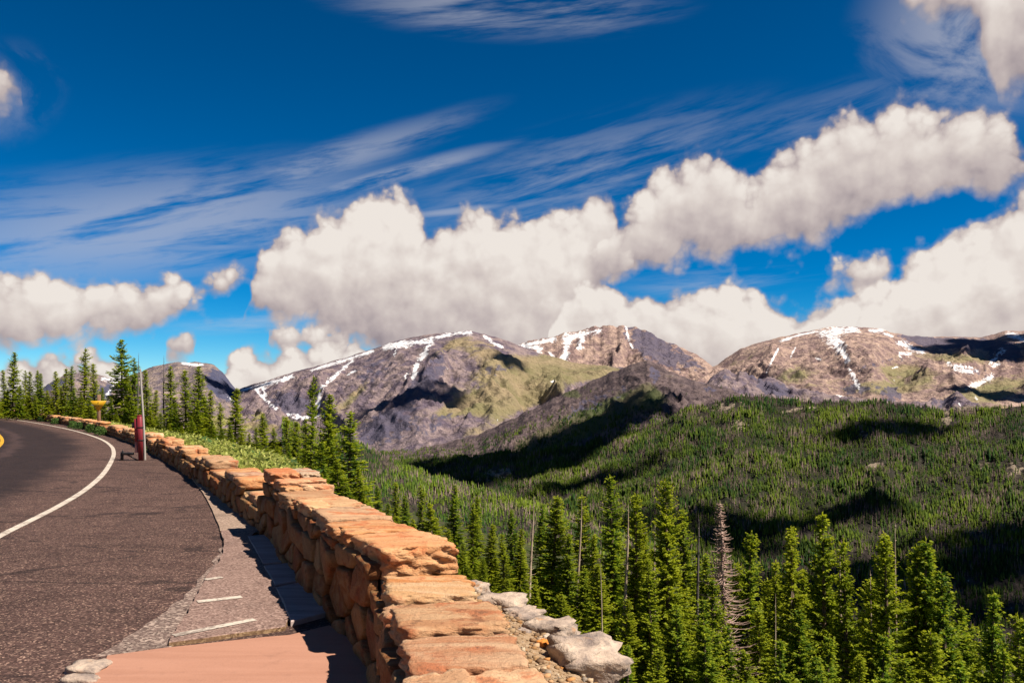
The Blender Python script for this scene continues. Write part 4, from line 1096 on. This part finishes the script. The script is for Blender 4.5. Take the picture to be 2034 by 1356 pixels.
def fir_meshes(seed, H, Rb, bare=0.06, ragged=0.25, slim=0.9, dens=1.0, thin_top=0.0, gaps=0.0):
    """crown of drooping branches covered by small needle sprays, and its tapering trunk"""
    r = np.random.RandomState(seed)
    ph = r.rand(2) * 6.28
    def axis(z): return np.stack([0.012 * H * np.sin(z / H * 3 + ph[0]), 0.012 * H * np.sin(z / H * 2.4 + ph[1])], -1)
    zt = np.linspace(-0.6, H, 14); tr = 0.016 * H * (1 - np.clip(zt / H, 0, 1)) ** 0.8 + 0.008
    tV, tF = tube(np.c_[axis(zt), zt], tr, 7)
    C = []; DI = []; SZ_ = []; TIP = []
    z = bare * H
    lump_n = r.rand(8) * 9
    while z < H * 0.995:
        f = z / H
        rad = 1.58 * Rb * (1 - f) ** slim * (0.72 + 0.5 * math.sin(f * 21 + ph[0]) ** 2 * ragged * 2) + 0.05 + 0.03 * (f > 0.8)
        if f > 1 - thin_top: rad *= 0.6
        nb = max(5, int((6 + 7 * (1 - f)) * dens))
        for _ in range(nb):
            if r.rand() < gaps * (0.5 + 0.8 * math.sin(f * 13 + ph[1])): continue
            a = r.rand() * 6.283; L = rad * r.uniform(0.55, 1.18) * (1 + ragged * math.sin(a * 2 + f * 9 + ph[1]))
            up = 0.55 * f + r.uniform(-0.1, 0.15) - 0.12; dr = 0.55 * (1 - f) + 0.15
            ns = max(2, int(L / 0.062)); s = np.linspace(0.12 if L < 0.5 else 0.2, 1, ns) + r.uniform(-0.03, 0.03, ns)
            px_ = s * L; pz = z + L * (up * s - dr * s * s * 0.7 + 0.22 * s ** 4)
            ctr = np.c_[np.cos(a) * px_, np.sin(a) * px_, pz] + np.c_[np.repeat(axis(np.array([z])), ns, 0), np.zeros(ns)]
            for side in (-1, 1, 0):
                aa = a + side * r.uniform(0.5, 1.1, ns)
                el_ = r.uniform(-0.35, 0.45, ns) + 0.25
                C.append(ctr); DI.append(np.c_[np.cos(aa) * np.cos(el_), np.sin(aa) * np.cos(el_), np.sin(el_)])
                SZ_.append(r.uniform(0.11, 0.21, ns) * (1.15 - 0.4 * s) * (0.75 + 0.25 * min(1, rad))); TIP.append(np.clip((s - 0.55) * 1.8, 0, 1) * r.uniform(0.3, 1.0, ns))
        z += r.uniform(0.085, 0.15) * (0.75 + 0.5 * (1 - f)) / max(0.6, dens)
    # leader
    C.append(np.c_[axis(np.array([H] * 6)), H - 0.05 * np.arange(6)]); DI.append(r.normal(0, 0.25, (6, 3)) + np.array([0, 0, 1])); SZ_.append(np.full(6, 0.16)); TIP.append(np.full(6, 0.6))
    C = np.vstack(C); DI = np.vstack(DI); DI /= np.linalg.norm(DI, axis=1, keepdims=True); S_ = np.concatenate(SZ_)[:, None]; TP = np.concatenate(TIP)
    n = len(C); rv = r.normal(0, 1, (n, 3)); rv[:, 2] *= 0.6
    W_ = np.cross(DI, rv + np.array([0, 0, 1.2])); W_ /= np.linalg.norm(W_, axis=1, keepdims=True) + 1e-9
    a_ = C - DI * S_ * 0.25; m_ = C + DI * S_ * 0.35; b_ = C + DI * S_; wd = S_ * r.uniform(0.18, 0.34, (n, 1))
    sag = np.zeros((n, 3)); sag[:, 2] = -0.25 * S_[:, 0]
    V = np.stack([a_, m_ - W_ * wd, b_ + sag, m_ + W_ * wd], 1).reshape(-1, 3)
    Fq = np.arange(n * 4).reshape(n, 4)
    print('crown quads', n)
    me = make_mesh('crown', V, Fq); attr(me, 'tip', np.repeat(TP, 4))
    me.materials.append(M['fir'])
    tm = make_mesh('trunk', tV, tF, True); tm.materials.append(M['bark'])
    return me, tm


def snag_meshes(seed, H, mat, nbr=26, blen=0.5, up=0.1, thick=0.012, lean=0.02, start=0.2):
    r = np.random.RandomState(seed)
    zt = np.linspace(-0.6, H, 12); ph = r.rand() * 6.28
    ax = np.c_[lean * zt + 0.01 * H * np.sin(zt / H * 4 + ph), 0.008 * H * np.sin(zt / H * 3), zt]
    tV, tF = tube(ax, thick * H * (1 - np.clip(zt / H, 0, 1)) ** 0.7 + 0.008, 7)
    parts = []
    for i in range(nbr):
        f = r.uniform(start, 0.99); z = f * H; a = r.rand() * 6.28; L = blen * (1.03 - f) * 1.15 * r.uniform(0.3, 1.2) + 0.04
        s = np.linspace(0, 1, 5); x0 = np.interp(z, zt, ax[:, 0]); y0 = np.interp(z, zt, ax[:, 1])
        p = np.c_[x0 + np.cos(a) * s * L, y0 + np.sin(a) * s * L, z + L * (up * s - 0.35 * s ** 2 + 0.45 * s ** 3)]
        parts.append(tube(p, (0.016 * (1 - s) + 0.006), 3))
    tm = make_mesh('trunk', tV, tF, True); tm.materials.append(mat)
    bm = make_mesh('branches', *join(parts), True); bm.materials.append(mat)
    return bm, tm


BIG = [fir_meshes(100 + i, 10.0, rb, br, rg, sl_, 1.0, 0.0, gp) for i, (rb, br, rg, sl_, gp) in enumerate([
    (1.10, 0.05, 0.30, 0.80, 0.0), (0.92, 0.05, 0.25, 0.75, 0.1), (1.25, 0.04, 0.35, 0.85, 0.0), (0.80, 0.06, 0.35, 0.70, 0.2), (1.00, 0.08, 0.22, 0.62, 0.1), (1.35, 0.04, 0.40, 0.75, 0.1)])]
SMALL = [fir_meshes(200 + i, 5.5, rb, br, rg, sl_, 1.0, 0.0, gp) for i, (rb, br, rg, sl_, gp) in enumerate([
    (0.72, 0.03, 0.30, 0.85, 0.0), (0.58, 0.03, 0.25, 0.8, 0.1), (0.95, 0.02, 0.35, 0.95, 0.0), (0.50, 0.04, 0.35, 0.7, 0.25), (0.80, 0.03, 0.3, 1.05, 0.05)])]
SNAG = [snag_meshes(400 + i, 8.0, mt, nb, bl) for i, (mt, nb, bl) in enumerate([(M['dead'], 14, 0.35), (M['dead'], 30, 0.6), (M['greydead'], 34, 0.45)])]
RUST = snag_meshes(450, 9.0, M['rust'], 800, 1.5, -0.05, 0.010, 0.0, 0.06)

ORD = ['first', 'second', 'third', 'fourth', 'fifth', 'sixth', 'seventh', 'eighth', 'ninth', 'tenth', 'eleventh', 'twelfth', 'thirteenth', 'fourteenth', 'fifteenth', 'sixteenth', 'seventeenth', 'eighteenth', 'nineteenth', 'twentieth']
TENS = {2: 'twenty', 3: 'thirty', 4: 'forty', 5: 'fifty', 6: 'sixty'}
def ordinal(n):
    if n <= 20: return ORD[n - 1]
    if n % 10 == 0: return {30: 'thirtieth', 40: 'fortieth', 50: 'fiftieth', 60: 'sixtieth'}[n]
    return TENS[n // 10] + '-' + ORD[n % 10 - 1]

# (px of top, py of top, distance, kind)   kind: B big fir, S small fir, D dead snag, K dark dead snag, R rusty dead fir; digit = variant, optional width factor
FAR_ROW = [(-30, 730, 74, 'S0'), (8, 735, 72, 'S1'), (25, 700, 68, 'S0'), (52, 736, 70, 'S3'), (60, 738, 66, 'S1'), (75, 736, 66, 'S3'), (84, 742, 64, 'S4'), (-10, 760, 66, 'S4'), (40, 765, 64, 'S2'), (112, 738, 62, 'S0'), (130, 732, 60, 'S1'), (141, 728, 58, 'S3'), (120, 770, 58, 'S4'),
           (168, 693, 54, 'S3'), (186, 722, 53, 'S1'), (160, 780, 52, 'S4'), (244, 675, 47, 'S2'), (222, 790, 46, 'S4'), (272, 700, 45, 'K2', 0.7), (268, 712, 46, 'S3'), (290, 735, 43, 'S1'), (310, 775, 41, 'S1'), (328, 706, 40, 'K2', 0.8),
           (338, 728, 40, 'S3'), (368, 735, 38, 'S1'), (396, 728, 37, 'S0'), (350, 800, 37, 'S4'), (418, 775, 35, 'S1'), (438, 800, 34, 'S3'), (468, 772, 33, 'S0'), (456, 838, 32, 'S4'), (380, 830, 34, 'S4'), (420, 835, 32, 'S2'), (300, 815, 38, 'S4'), (-60, 745, 76, 'S2'), (15, 775, 70, 'S2'), (95, 775, 60, 'S2'), (68, 785, 62, 'S4'), (146, 775, 56, 'S2'), (205, 770, 50, 'S4'), (178, 790, 49, 'S2'), (258, 770, 44, 'S2'), (232, 815, 43, 'S4'), (282, 800, 41, 'S2'), (318, 820, 37, 'S2'), (346, 790, 38, 'S2'), (392, 800, 36, 'S2'), (408, 790, 37, 'S0'), (362, 845, 33, 'S4'), (440, 850, 31, 'S2'), (478, 860, 30, 'S4'), (404, 855, 31, 'S4'), (336, 840, 35, 'S4')]
MID_ROW = [(495, 860, 31, 'S1'), (523, 822, 33, 'S0'), (510, 850, 30, 'S4'), (545, 850, 32, 'S3'), (568, 828, 34, 'S1'), (588, 838, 33, 'S0'), (604, 832, 36, 'S3'), (617, 748, 31, 'S3', 0.6), (632, 835, 27, 'D0'), (651, 785, 27, 'S0'), (640, 880, 25, 'S2'), (700, 820, 26, 'S3', 1.25), (672, 910, 24, 'S2'), (715, 930, 25, 'S4'), (575, 880, 29, 'S4'), (550, 885, 28, 'S2'),
           (560, 905, 27, 'S4'), (603, 890, 27, 'S1'), (690, 960, 22, 'S2'), (750, 965, 36, 'S0'), (735, 990, 30, 'S4'), (786, 958, 38, 'S1'), (805, 985, 37, 'S0'), (770, 1000, 33, 'S2'), (840, 965, 36, 'S3'), (858, 1000, 30, 'S2'), (832, 985, 40, 'K2', 0.8), (720, 985, 28, 'S2'), (752, 1012, 27, 'S4'), (790, 1025, 28, 'S2'), (820, 1030, 30, 'S0'), (845, 1055, 28, 'S2'), (875, 1070, 27, 'S4'), (866, 1030, 33, 'S0'), (812, 1060, 26, 'S4'), (640, 940, 22, 'S4'), (606, 925, 24, 'S2'), (530, 900, 28, 'S4'), (588, 930, 25, 'S4')]
NEAR = [(905, 962, 34, 'B1'), (938, 1000, 40, 'B3'), (950, 985, 44, 'B1'), (975, 1040, 36, 'B4'), (1018, 1012, 42, 'B1'), (1000, 1060, 34, 'B3'), (1053, 985, 39, 'D1'), (1035, 1050, 38, 'B1'), (1100, 985, 34, 'B4', 1.2), (1075, 1000, 40, 'B3'), (1143, 990, 31, 'D0'), (1165, 985, 33, 'B3'), (1128, 1060, 30, 'B0'),
        (1210, 945, 33, 'B1'), (1237, 1000, 30, 'D0'), (1258, 982, 31, 'B1'), (1316, 953, 30, 'B2', 0.9), (1302, 1035, 36, 'D0', 0.7), (1352, 1012, 33, 'B3'), (1392, 1030, 32, 'K2'), (1402, 1100, 33, 'B1'), (1416, 990, 27, 'R0'), (1290, 1110, 27, 'B0'), (1340, 1200, 24, 'B5'), (1190, 1120, 27, 'B2'), (1245, 1190, 25, 'B0'), (1160, 1130, 28, 'B5'),
        (1490, 1055, 31, 'B1'), (1470, 1120, 32, 'B3'), (1540, 1115, 36, 'B3'), (1572, 1048, 33, 'B1'), (1560, 1110, 33, 'D1', 0.7), (1625, 1022, 31, 'B0'), (1640, 1140, 32, 'B2'), (1688, 1075, 29, 'B3', 0.85), (1683, 1080, 30, 'D0'), (1720, 1150, 31, 'B4'), (1745, 1150, 40, 'B1'), (1775, 1060, 28, 'B2', 0.95), (1795, 1035, 28, 'D1', 0.6), (1812, 1085, 29, 'B4', 0.9), (1845, 1070, 29, 'B1', 1.1),
        (1880, 1130, 28, 'B2', 0.95), (1425, 1150, 24, 'B1'), (1404, 1190, 22, 'B3'), (1960, 1175, 31, 'B1'), (2017, 1222, 32, 'B3'), (1990, 1290, 28, 'B0'), (1925, 1240, 33, 'B3'), (2060, 1230, 30, 'B2'), (1120, 1180, 25, 'B5'), (1060, 1150, 29, 'B0'), (960, 1110, 30, 'B4'), (920, 1080, 31, 'B2'), (890, 1050, 32, 'B1'), (1010, 1150, 27, 'B2'), (1085, 1230, 22, 'S2', 1.4), (1150, 1260, 22, 'B4'),
        (1440, 1240, 26, 'B4'), (1510, 1210, 27, 'B1'), (1590, 1210, 27, 'B4'), (1655, 1260, 26, 'B1'), (1755, 1260, 25, 'B1'), (1840, 1250, 26, 'B2'), (1390, 1290, 24, 'B3'), (1480, 1290, 25, 'B2'), (910, 1130, 24, 'B0'), (950, 1160, 24, 'B2'), (985, 1100, 40, 'B0'), (1040, 1090, 44, 'B2'), (1090, 1090, 42, 'B0'), (1180, 1060, 44, 'B2'), (1230, 1080, 42, 'B0'), (1280, 1060, 46, 'B4'), (1330, 1090, 44, 'B2'), (1375, 1130, 42, 'B0'), (1440, 1140, 42, 'B4'), (1520, 1150, 42, 'B2'), (1600, 1130, 44, 'B0'), (1660, 1180, 40, 'B4'), (1710, 1220, 38, 'B2'), (1790, 1200, 36, 'B0'), (1910, 1210, 32, 'B4'), (1970, 1260, 34, 'B2'), (1550, 1270, 24, 'B0'), (1620, 1300, 24, 'B5'), (1700, 1300, 24, 'B0'), (1800, 1310, 23, 'B4'), (1900, 1310, 24, 'B0'), (1240, 1280, 21, 'B1'), (1310, 1290, 22, 'B2'), (1196, 1120, 26, 'D0', 0.6), (1545, 1180, 26, 'D0', 0.5), (1735, 1130, 30, 'D1', 0.6)]


def place(rows, where, group):
    rows = sorted(rows)
    nf = sum(1 for r_ in rows if r_[3][0] in 'BS'); cf = 0; cd = {}
    rr = np.random.RandomState(len(rows))
    for r_ in rows:
        px_, py_, d, kd = r_[:4]; wf = r_[4] if len(r_) > 4 else 1.0
        p = pix(px_, py_, d); zg, s = ground_at(p[0], p[1])
        if kd[0] == 'R': p[0] += 0.055 * (p[2] - zg)
        if s < 0.9:                                     # keep the stem beyond the wall
            d = d * 1.0; zg = 0.2
        H = p[2] - zg; k, vi = kd[0], int(kd[1])
        if k == 'B': mesh, trunk = BIG[vi]; H0 = 10.0
        elif k == 'S': mesh, trunk = SMALL[vi]; H0 = 5.5
        elif k in 'DK': mesh, trunk = SNAG[vi]; H0 = 8.0
        else: mesh, trunk = RUST; H0 = 9.0
        e = add({'B': 'fir_tree', 'S': 'fir_tree', 'D': 'dead_tree', 'K': 'dead_tree', 'R': 'dead_tree'}[k], None, None, None, (p[0], p[1], zg))
        f = H / H0
        wd = (0.5 * f + 0.5) * wf if f > 1 else f ** 0.75 * wf
        e.scale = (wd, wd, f)
        lean = 0.0 if k in 'BS' else 0.01
        e.rotation_euler = (rr.uniform(-0.02, 0.02), rr.uniform(-0.02, 0.02), rr.rand() * 6.28)
        if k == 'R': e.rotation_euler = (0.02, -0.055, 0.4)
        add('trunk', trunk, None, e); cr = add('crown' if k in 'BS' else 'branches', mesh, None, e)
        if k not in 'BS': cr['kind'] = 'stuff'
        if k in 'BS':
            cf += 1; size = 'tall narrow' if k == 'B' and vi in (1, 3) else 'tall full' if k == 'B' else 'slender' if vi in (1, 3) else 'bushy'
            e['label'] = f"{size} green fir, {ordinal(cf)} fir from the left {where}"; e['category'] = 'tree'; e['group'] = group
        else:
            nm = {'D': 'bare tan dead trunk', 'K': 'dark leafless dead tree', 'R': 'rusty brown dead fir with bare branches'}[k]
            cd[k] = cd.get(k, 0) + 1
            tot = sum(1 for q_ in rows if q_[3][0] == k)
            e['label'] = (f"{nm} {where}" if tot == 1 else f"{nm}, {ordinal(cd[k])} such {where}"); e['category'] = 'dead tree'; e['group'] = 'dead ' + group


place(FAR_ROW, 'behind the far bend wall', 'trees behind the far bend')
place(MID_ROW, 'just behind the tall near wall block', 'trees behind the near wall block')
place([r_ for r_ in NEAR if r_[0] <= 1416], 'before the rusty fir', 'trees on the slope below the wall')
place([r_ for r_ in NEAR if r_[0] > 1416], 'beyond the rusty fir', 'trees on the slope beyond the rusty fir')

# ------------------------------------------------------------------ flowering ground cover behind the wall, shrubs at its foot
def leaves(n, ctr, size, r, up=0.5):
    C = ctr; DI = r.normal(0, 1, (n, 3)); DI[:, 2] = np.abs(DI[:, 2]) * up + 0.15; DI /= np.linalg.norm(DI, axis=1, keepdims=True)
    W_ = np.cross(DI, r.normal(0, 1, (n, 3))); W_ /= np.linalg.norm(W_, axis=1, keepdims=True) + 1e-9
    S_ = size[:, None]
    V = np.stack([C, C + DI * S_ * 0.5 - W_ * S_ * 0.28, C + DI * S_, C + DI * S_ * 0.5 + W_ * S_ * 0.28], 1).reshape(-1, 3)
    return V, np.arange(n * 4).reshape(n, 4)
r = np.random.RandomState(5)
n = 52000
t = t_of_y(11.5) + (t_of_y(62) - t_of_y(11.5)) * r.rand(n) ** 1.5; s = WW + 0.05 + r.rand(n) * (1.2 + 2.0 * np.clip((t - t_of_y(12)) / 10, 0, 1))
hb = 0.10 + 0.20 * np.clip(fbm(s / 0.5, t / 0.5, 3) + 0.35, 0, 1) * np.clip((s - 0.5) / 0.6, 0.2, 1)
p = wp(t) + wnor(t) * s[:, None]; z = slope_z(s, t) + hb * r.rand(n) ** 0.6
V, Fq = leaves(n, np.c_[p, z], r.uniform(0.03, 0.075, n) * (1 + (t / 40)), r)
me = make_mesh('ground_cover', V, Fq); fl_ = (r.rand(n) < 0.16) * 1.0
attr(me, 'tip', np.repeat(fl_ * r.uniform(0.5, 1.0, n) + (1 - fl_) * r.rand(n) * 0.35, 4))
add('ground_cover', me, M['herb'], kind='stuff')
n = 16000
t = t_of_y(0.5) + (t_of_y(60) - t_of_y(0.5)) * r.rand(n); s = 1.5 + 26 * r.rand(n) ** 1.6
s = np.where(t < t_of_y(8), s + 0.4, s)
p = wp(t) + wnor(t) * s[:, None]; tuft = np.clip(fbm(p[:, 0] / 0.9, p[:, 1] / 0.9, 3) + 0.3, 0.02, 1)
V, Fq = leaves(n, np.c_[p, slope_z(s, t) + 0.16 * tuft * r.rand(n)], r.uniform(0.12, 0.34, n) * (0.5 + tuft), r)
me = make_mesh('undergrowth', V, Fq); attr(me, 'tip', np.repeat(r.rand(n) * 0.4, 4))
add('undergrowth', me, M['shrub'], kind='stuff')
SHR = [(6, 829, 76), (40, 832, 70), (62, 834, 66), (90, 838, 60), (126, 846, 54), (150, 849, 47), (160, 853, 45), (176, 857, 41), (186, 862, 38), (308, 890, 26.0)]
for i, (px_, py_, d) in enumerate(SHR):
    t = t_of_y(d); c = wp(t) - wnor(t) * 0.28; rs_ = np.random.RandomState(600 + i); n = 500
    hgt = 0.36 if i < 9 else 0.2; wd = 0.42 if i < 9 else 0.16
    a = rs_.rand(n) * 6.28; q_ = np.sqrt(rs_.rand(n)); zz_ = rs_.rand(n)
    ctr = np.c_[np.cos(a) * q_ * wd * (1.1 - 0.5 * zz_) * 1.3, np.sin(a) * q_ * wd * 0.6 * (1.1 - 0.5 * zz_), zz_ * hgt]
    V, Fq = leaves(n, ctr, rs_.uniform(0.05, 0.11, n), rs_)
    me = make_mesh('shrub', V, Fq); attr(me, 'tip', np.repeat(rs_.rand(n) * 0.5, 4))
    tg_ = wtan(t)
    o = add('shrub', me, M['shrub'], loc=(c[0], c[1], 0.0), label=f"low green shrub at the foot of the far wall, {ordinal(i + 1)} from the left", category='shrub', group='shrubs at the foot of the wall')
    o.rotation_euler = (0, 0, math.atan2(tg_[1], tg_[0]))

# ------------------------------------------------------------------ roadside furniture
def box(x0, x1, y0, y1, z0, z1, bev=0.008):
    b = bev
    ring = lambda i, z: [(x0 + i, y0, z), (x1 - i, y0, z), (x1, y0 + i, z), (x1, y1 - i, z), (x1 - i, y1, z), (x0 + i, y1, z), (x0, y1 - i, z), (x0, y0 + i, z)]
    V = np.array(ring(b, z0) + ring(b, z1 - b) + [(x0 + b + (x - x0) * ((x1 - x0 - 2 * b) / (x1 - x0)), y0 + b + (y - y0) * ((y1 - y0 - 2 * b) / (y1 - y0)), z1) for x, y, _ in ring(b, z1)])
    i = np.arange(8); j = (i + 1) % 8
    return V, [np.concatenate([np.stack([i, j, j + 8, i + 8], -1), np.stack([i + 8, j + 8, j + 16, i + 16], -1)]), np.array([i + 16])[:, :], np.array([i[::-1]])]
def add_box(name, parent, mat, *a, **k):
    V, Fs = box(*a, **k); return add(name, make_mesh(name, V, Fs), mat, parent)

x, y = gnd(280, 914)
post = add('red_gate_post', None, None, None, (x, y, 0), label='dark red metal gate post with faded side panel beside the pole', category='post')
add_box('post_shaft', post, M['red'], -0.05, 0.06, -0.06, 0.06, -0.05, 1.16)
add_box('post_cap', post, M['red'], -0.045, 0.055, -0.05, 0.05, 1.16, 1.20)
V, Fq = tube(np.array([(-0.10, 0.02, 0.22), (-0.085, 0.02, 1.04)]), [0.05, 0.05], 10)
add('side_panel', make_mesh('side_panel', V, Fq, True), M['pink'], post)
add_box('side_sleeve', post, M['red'], -0.13, -0.054, -0.04, 0.06, 0.50, 1.10)
for zz_ in (0.52, 0.86):
    add_box('strap', post, M['black'], -0.065, 0.08, -0.066, 0.066, zz_, zz_ + 0.025, bev=0.004)
add_box('latch_bracket', post, M['black'], -0.20, -0.144, -0.02, 0.03, 0.86, 0.99)
post.rotation_euler = (0, -0.035, 0.12)

x, y = gnd(288, 913)
pl = add('snow_pole', None, None, None, (x, y, 0), label='tall thin pale snow marker pole beside the red post', category='pole')
zt = np.linspace(-0.05, 2.40, 14)
V, Fq = tube(np.c_[-0.115 * (zt / 2.4) + 0.01 * np.sin(zt * 2), 0 * zt, zt], 0.031 - 0.007 * zt / 2.4, 9)
add('shaft', make_mesh('shaft', V, Fq, True), M['pole'], pl)
V, Fq = tube(np.array([(-0.113, 0, 2.385), (-0.115, 0, 2.42)]), [0.026, 0.012], 9)
add('tip', make_mesh('tip', V, Fq, True), M['pole'], pl)

x, y = gnd(256, 914)
st = add('gate_catch', None, None, None, (x, y, 0), label='low black metal gate catch on the asphalt beside red post', category='gate catch')
add_box('upright', st, M['black'], -0.215, -0.15, -0.03, 0.03, -0.02, 0.22)
add_box('top_bar', st, M['black'], -0.20, 0.12, -0.045, 0.045, 0.145, 0.215)
V, Fq = tube(np.array([(-0.185, 0, 0.20), (-0.17, 0, 0.255), (-0.14, 0, 0.20)]), [0.02, 0.028, 0.02], 7); add('hook', make_mesh('hook', V, Fq, True), M['black'], st)
V, Fq = tube(np.array([(-0.06, 0, 0.16), (0.02, 0, 0.12), (0.14, 0, 0.05), (0.25, 0, 0.0)]), [0.018] * 4, 7); add('strut', make_mesh('strut', V, Fq, True), M['black'], st)
add_box('base_bar', st, M['black'], -0.25, 0.22, -0.018, 0.018, -0.005, 0.014, bev=0.004)  # thin black strip standing in for the shadow line on the ground

d = 42.0; p = pix(196.5, 806, d); zg, s = ground_at(p[0], p[1])
sg = add('road_sign', None, None, None, (p[0], p[1], zg), label='yellow triangular road sign pointing down on a brown post', category='sign')
zt_ = pix(0, 796.5, d)[2] - zg; zb_ = pix(0, 816, d)[2] - zg; hw_ = 16.0 / F * d
tri = np.array([(-hw_, zt_), (-hw_ * 0.97, zt_ + 0.02), (hw_ * 0.97, zt_ + 0.02), (hw_, zt_), (0.025, zb_), (-0.025, zb_)])
V = np.concatenate([np.c_[tri[:, 0], np.full(6, -0.06), tri[:, 1]], np.c_[tri[:, 0], np.full(6, -0.05), tri[:, 1]]])
i = np.arange(6); j = (i + 1) % 6
add('sign_plate', make_mesh('sign_plate', V, [np.array([i]), np.array([i[::-1] + 6]), np.stack([i, i + 6, j + 6, j], -1)]), M['sign'], sg)
add_box('post', sg, M['brown'], -0.07, 0.07, -0.05, 0.06, -0.5, zt_ + 0.32)
for zz_ in (zt_ - 0.06, zt_ - 0.22):
    V, Fq = tube(np.array([(0, -0.075, zz_), (0, -0.055, zz_)]), [0.018, 0.018], 7); add('bolt', make_mesh('bolt', V, [Fq, np.array([range(7)])]), M['black'], sg)

# ------------------------------------------------------------------ drifting clouds overhead that shade parts of the slopes
def cloud(px_, py_, d, a, b_, hgt, seed, rot=0.0):
    P_ = Vector(pix(px_, py_, d)); c = P_ + SUN * ((hgt - P_.z) / SUN.z)
    parts = []; r_ = np.random.RandomState(seed)
    for k in range(26):
        sz = r_.uniform(0.12, 0.36) if k > 5 else r_.uniform(0.3, 0.5)
        Vl, Fl = lump(seed * 40 + k, 5, 2.2, 0.45, 1.8, (a * sz, b_ * sz, 0.6 * sz * min(a, b_)))
        q_, an = math.sqrt(r_.rand()) * (1.1 if k > 5 else 0.5), r_.rand() * 6.28
        ox, oy = q_ * math.cos(an) * a, q_ * math.sin(an) * b_
        parts.append((Vl + np.array([ox, oy, 0]), Fl))
    V, Fq = join(parts)
    o = add('cloud', make_mesh('cloud', V, Fq, True), M['cloud'], None, c, kind='stuff'); o.rotation_euler = (0, 0, rot)
    return o
cloud(1540, 1010, 1560, 200, 70, 4300, 1)
cloud(1420, 985, 1620, 80, 40, 4300, 16)
cloud(1860, 1190, 1330, 270, 110, 4300, 2)
cloud(1640, 1150, 1350, 190, 70, 4300, 9)
cloud(1700, 880, 1950, 130, 40, 4300, 17)
cloud(1960, 1080, 1450, 150, 50, 4300, 18)
cloud(1150, 835, 2650, 210, 120, 4600, 3, 0.2)
cloud(1080, 885, 2600, 330, 130, 4600, 4)
cloud(880, 922, 2350, 330, 260, 4600, 5)
cloud(1010, 915, 2350, 220, 120, 4600, 19)
cloud(1970, 705, 6600, 480, 520, 6500, 6)
cloud(2010, 775, 4700, 300, 260, 6500, 7)
cloud(1790, 872, 1930, 110, 60, 4300, 8)
cloud(460, 775, 6400, 220, 220, 6500, 10)
cloud(1000, 735, 5300, 140, 180, 6500, 11)
cloud(800, 830, 4300, 220, 220, 6500, 12)
cloud(1230, 1000, 1700, 120, 40, 4300, 14)
cloud(1180, 940, 2000, 150, 50, 4300, 15)
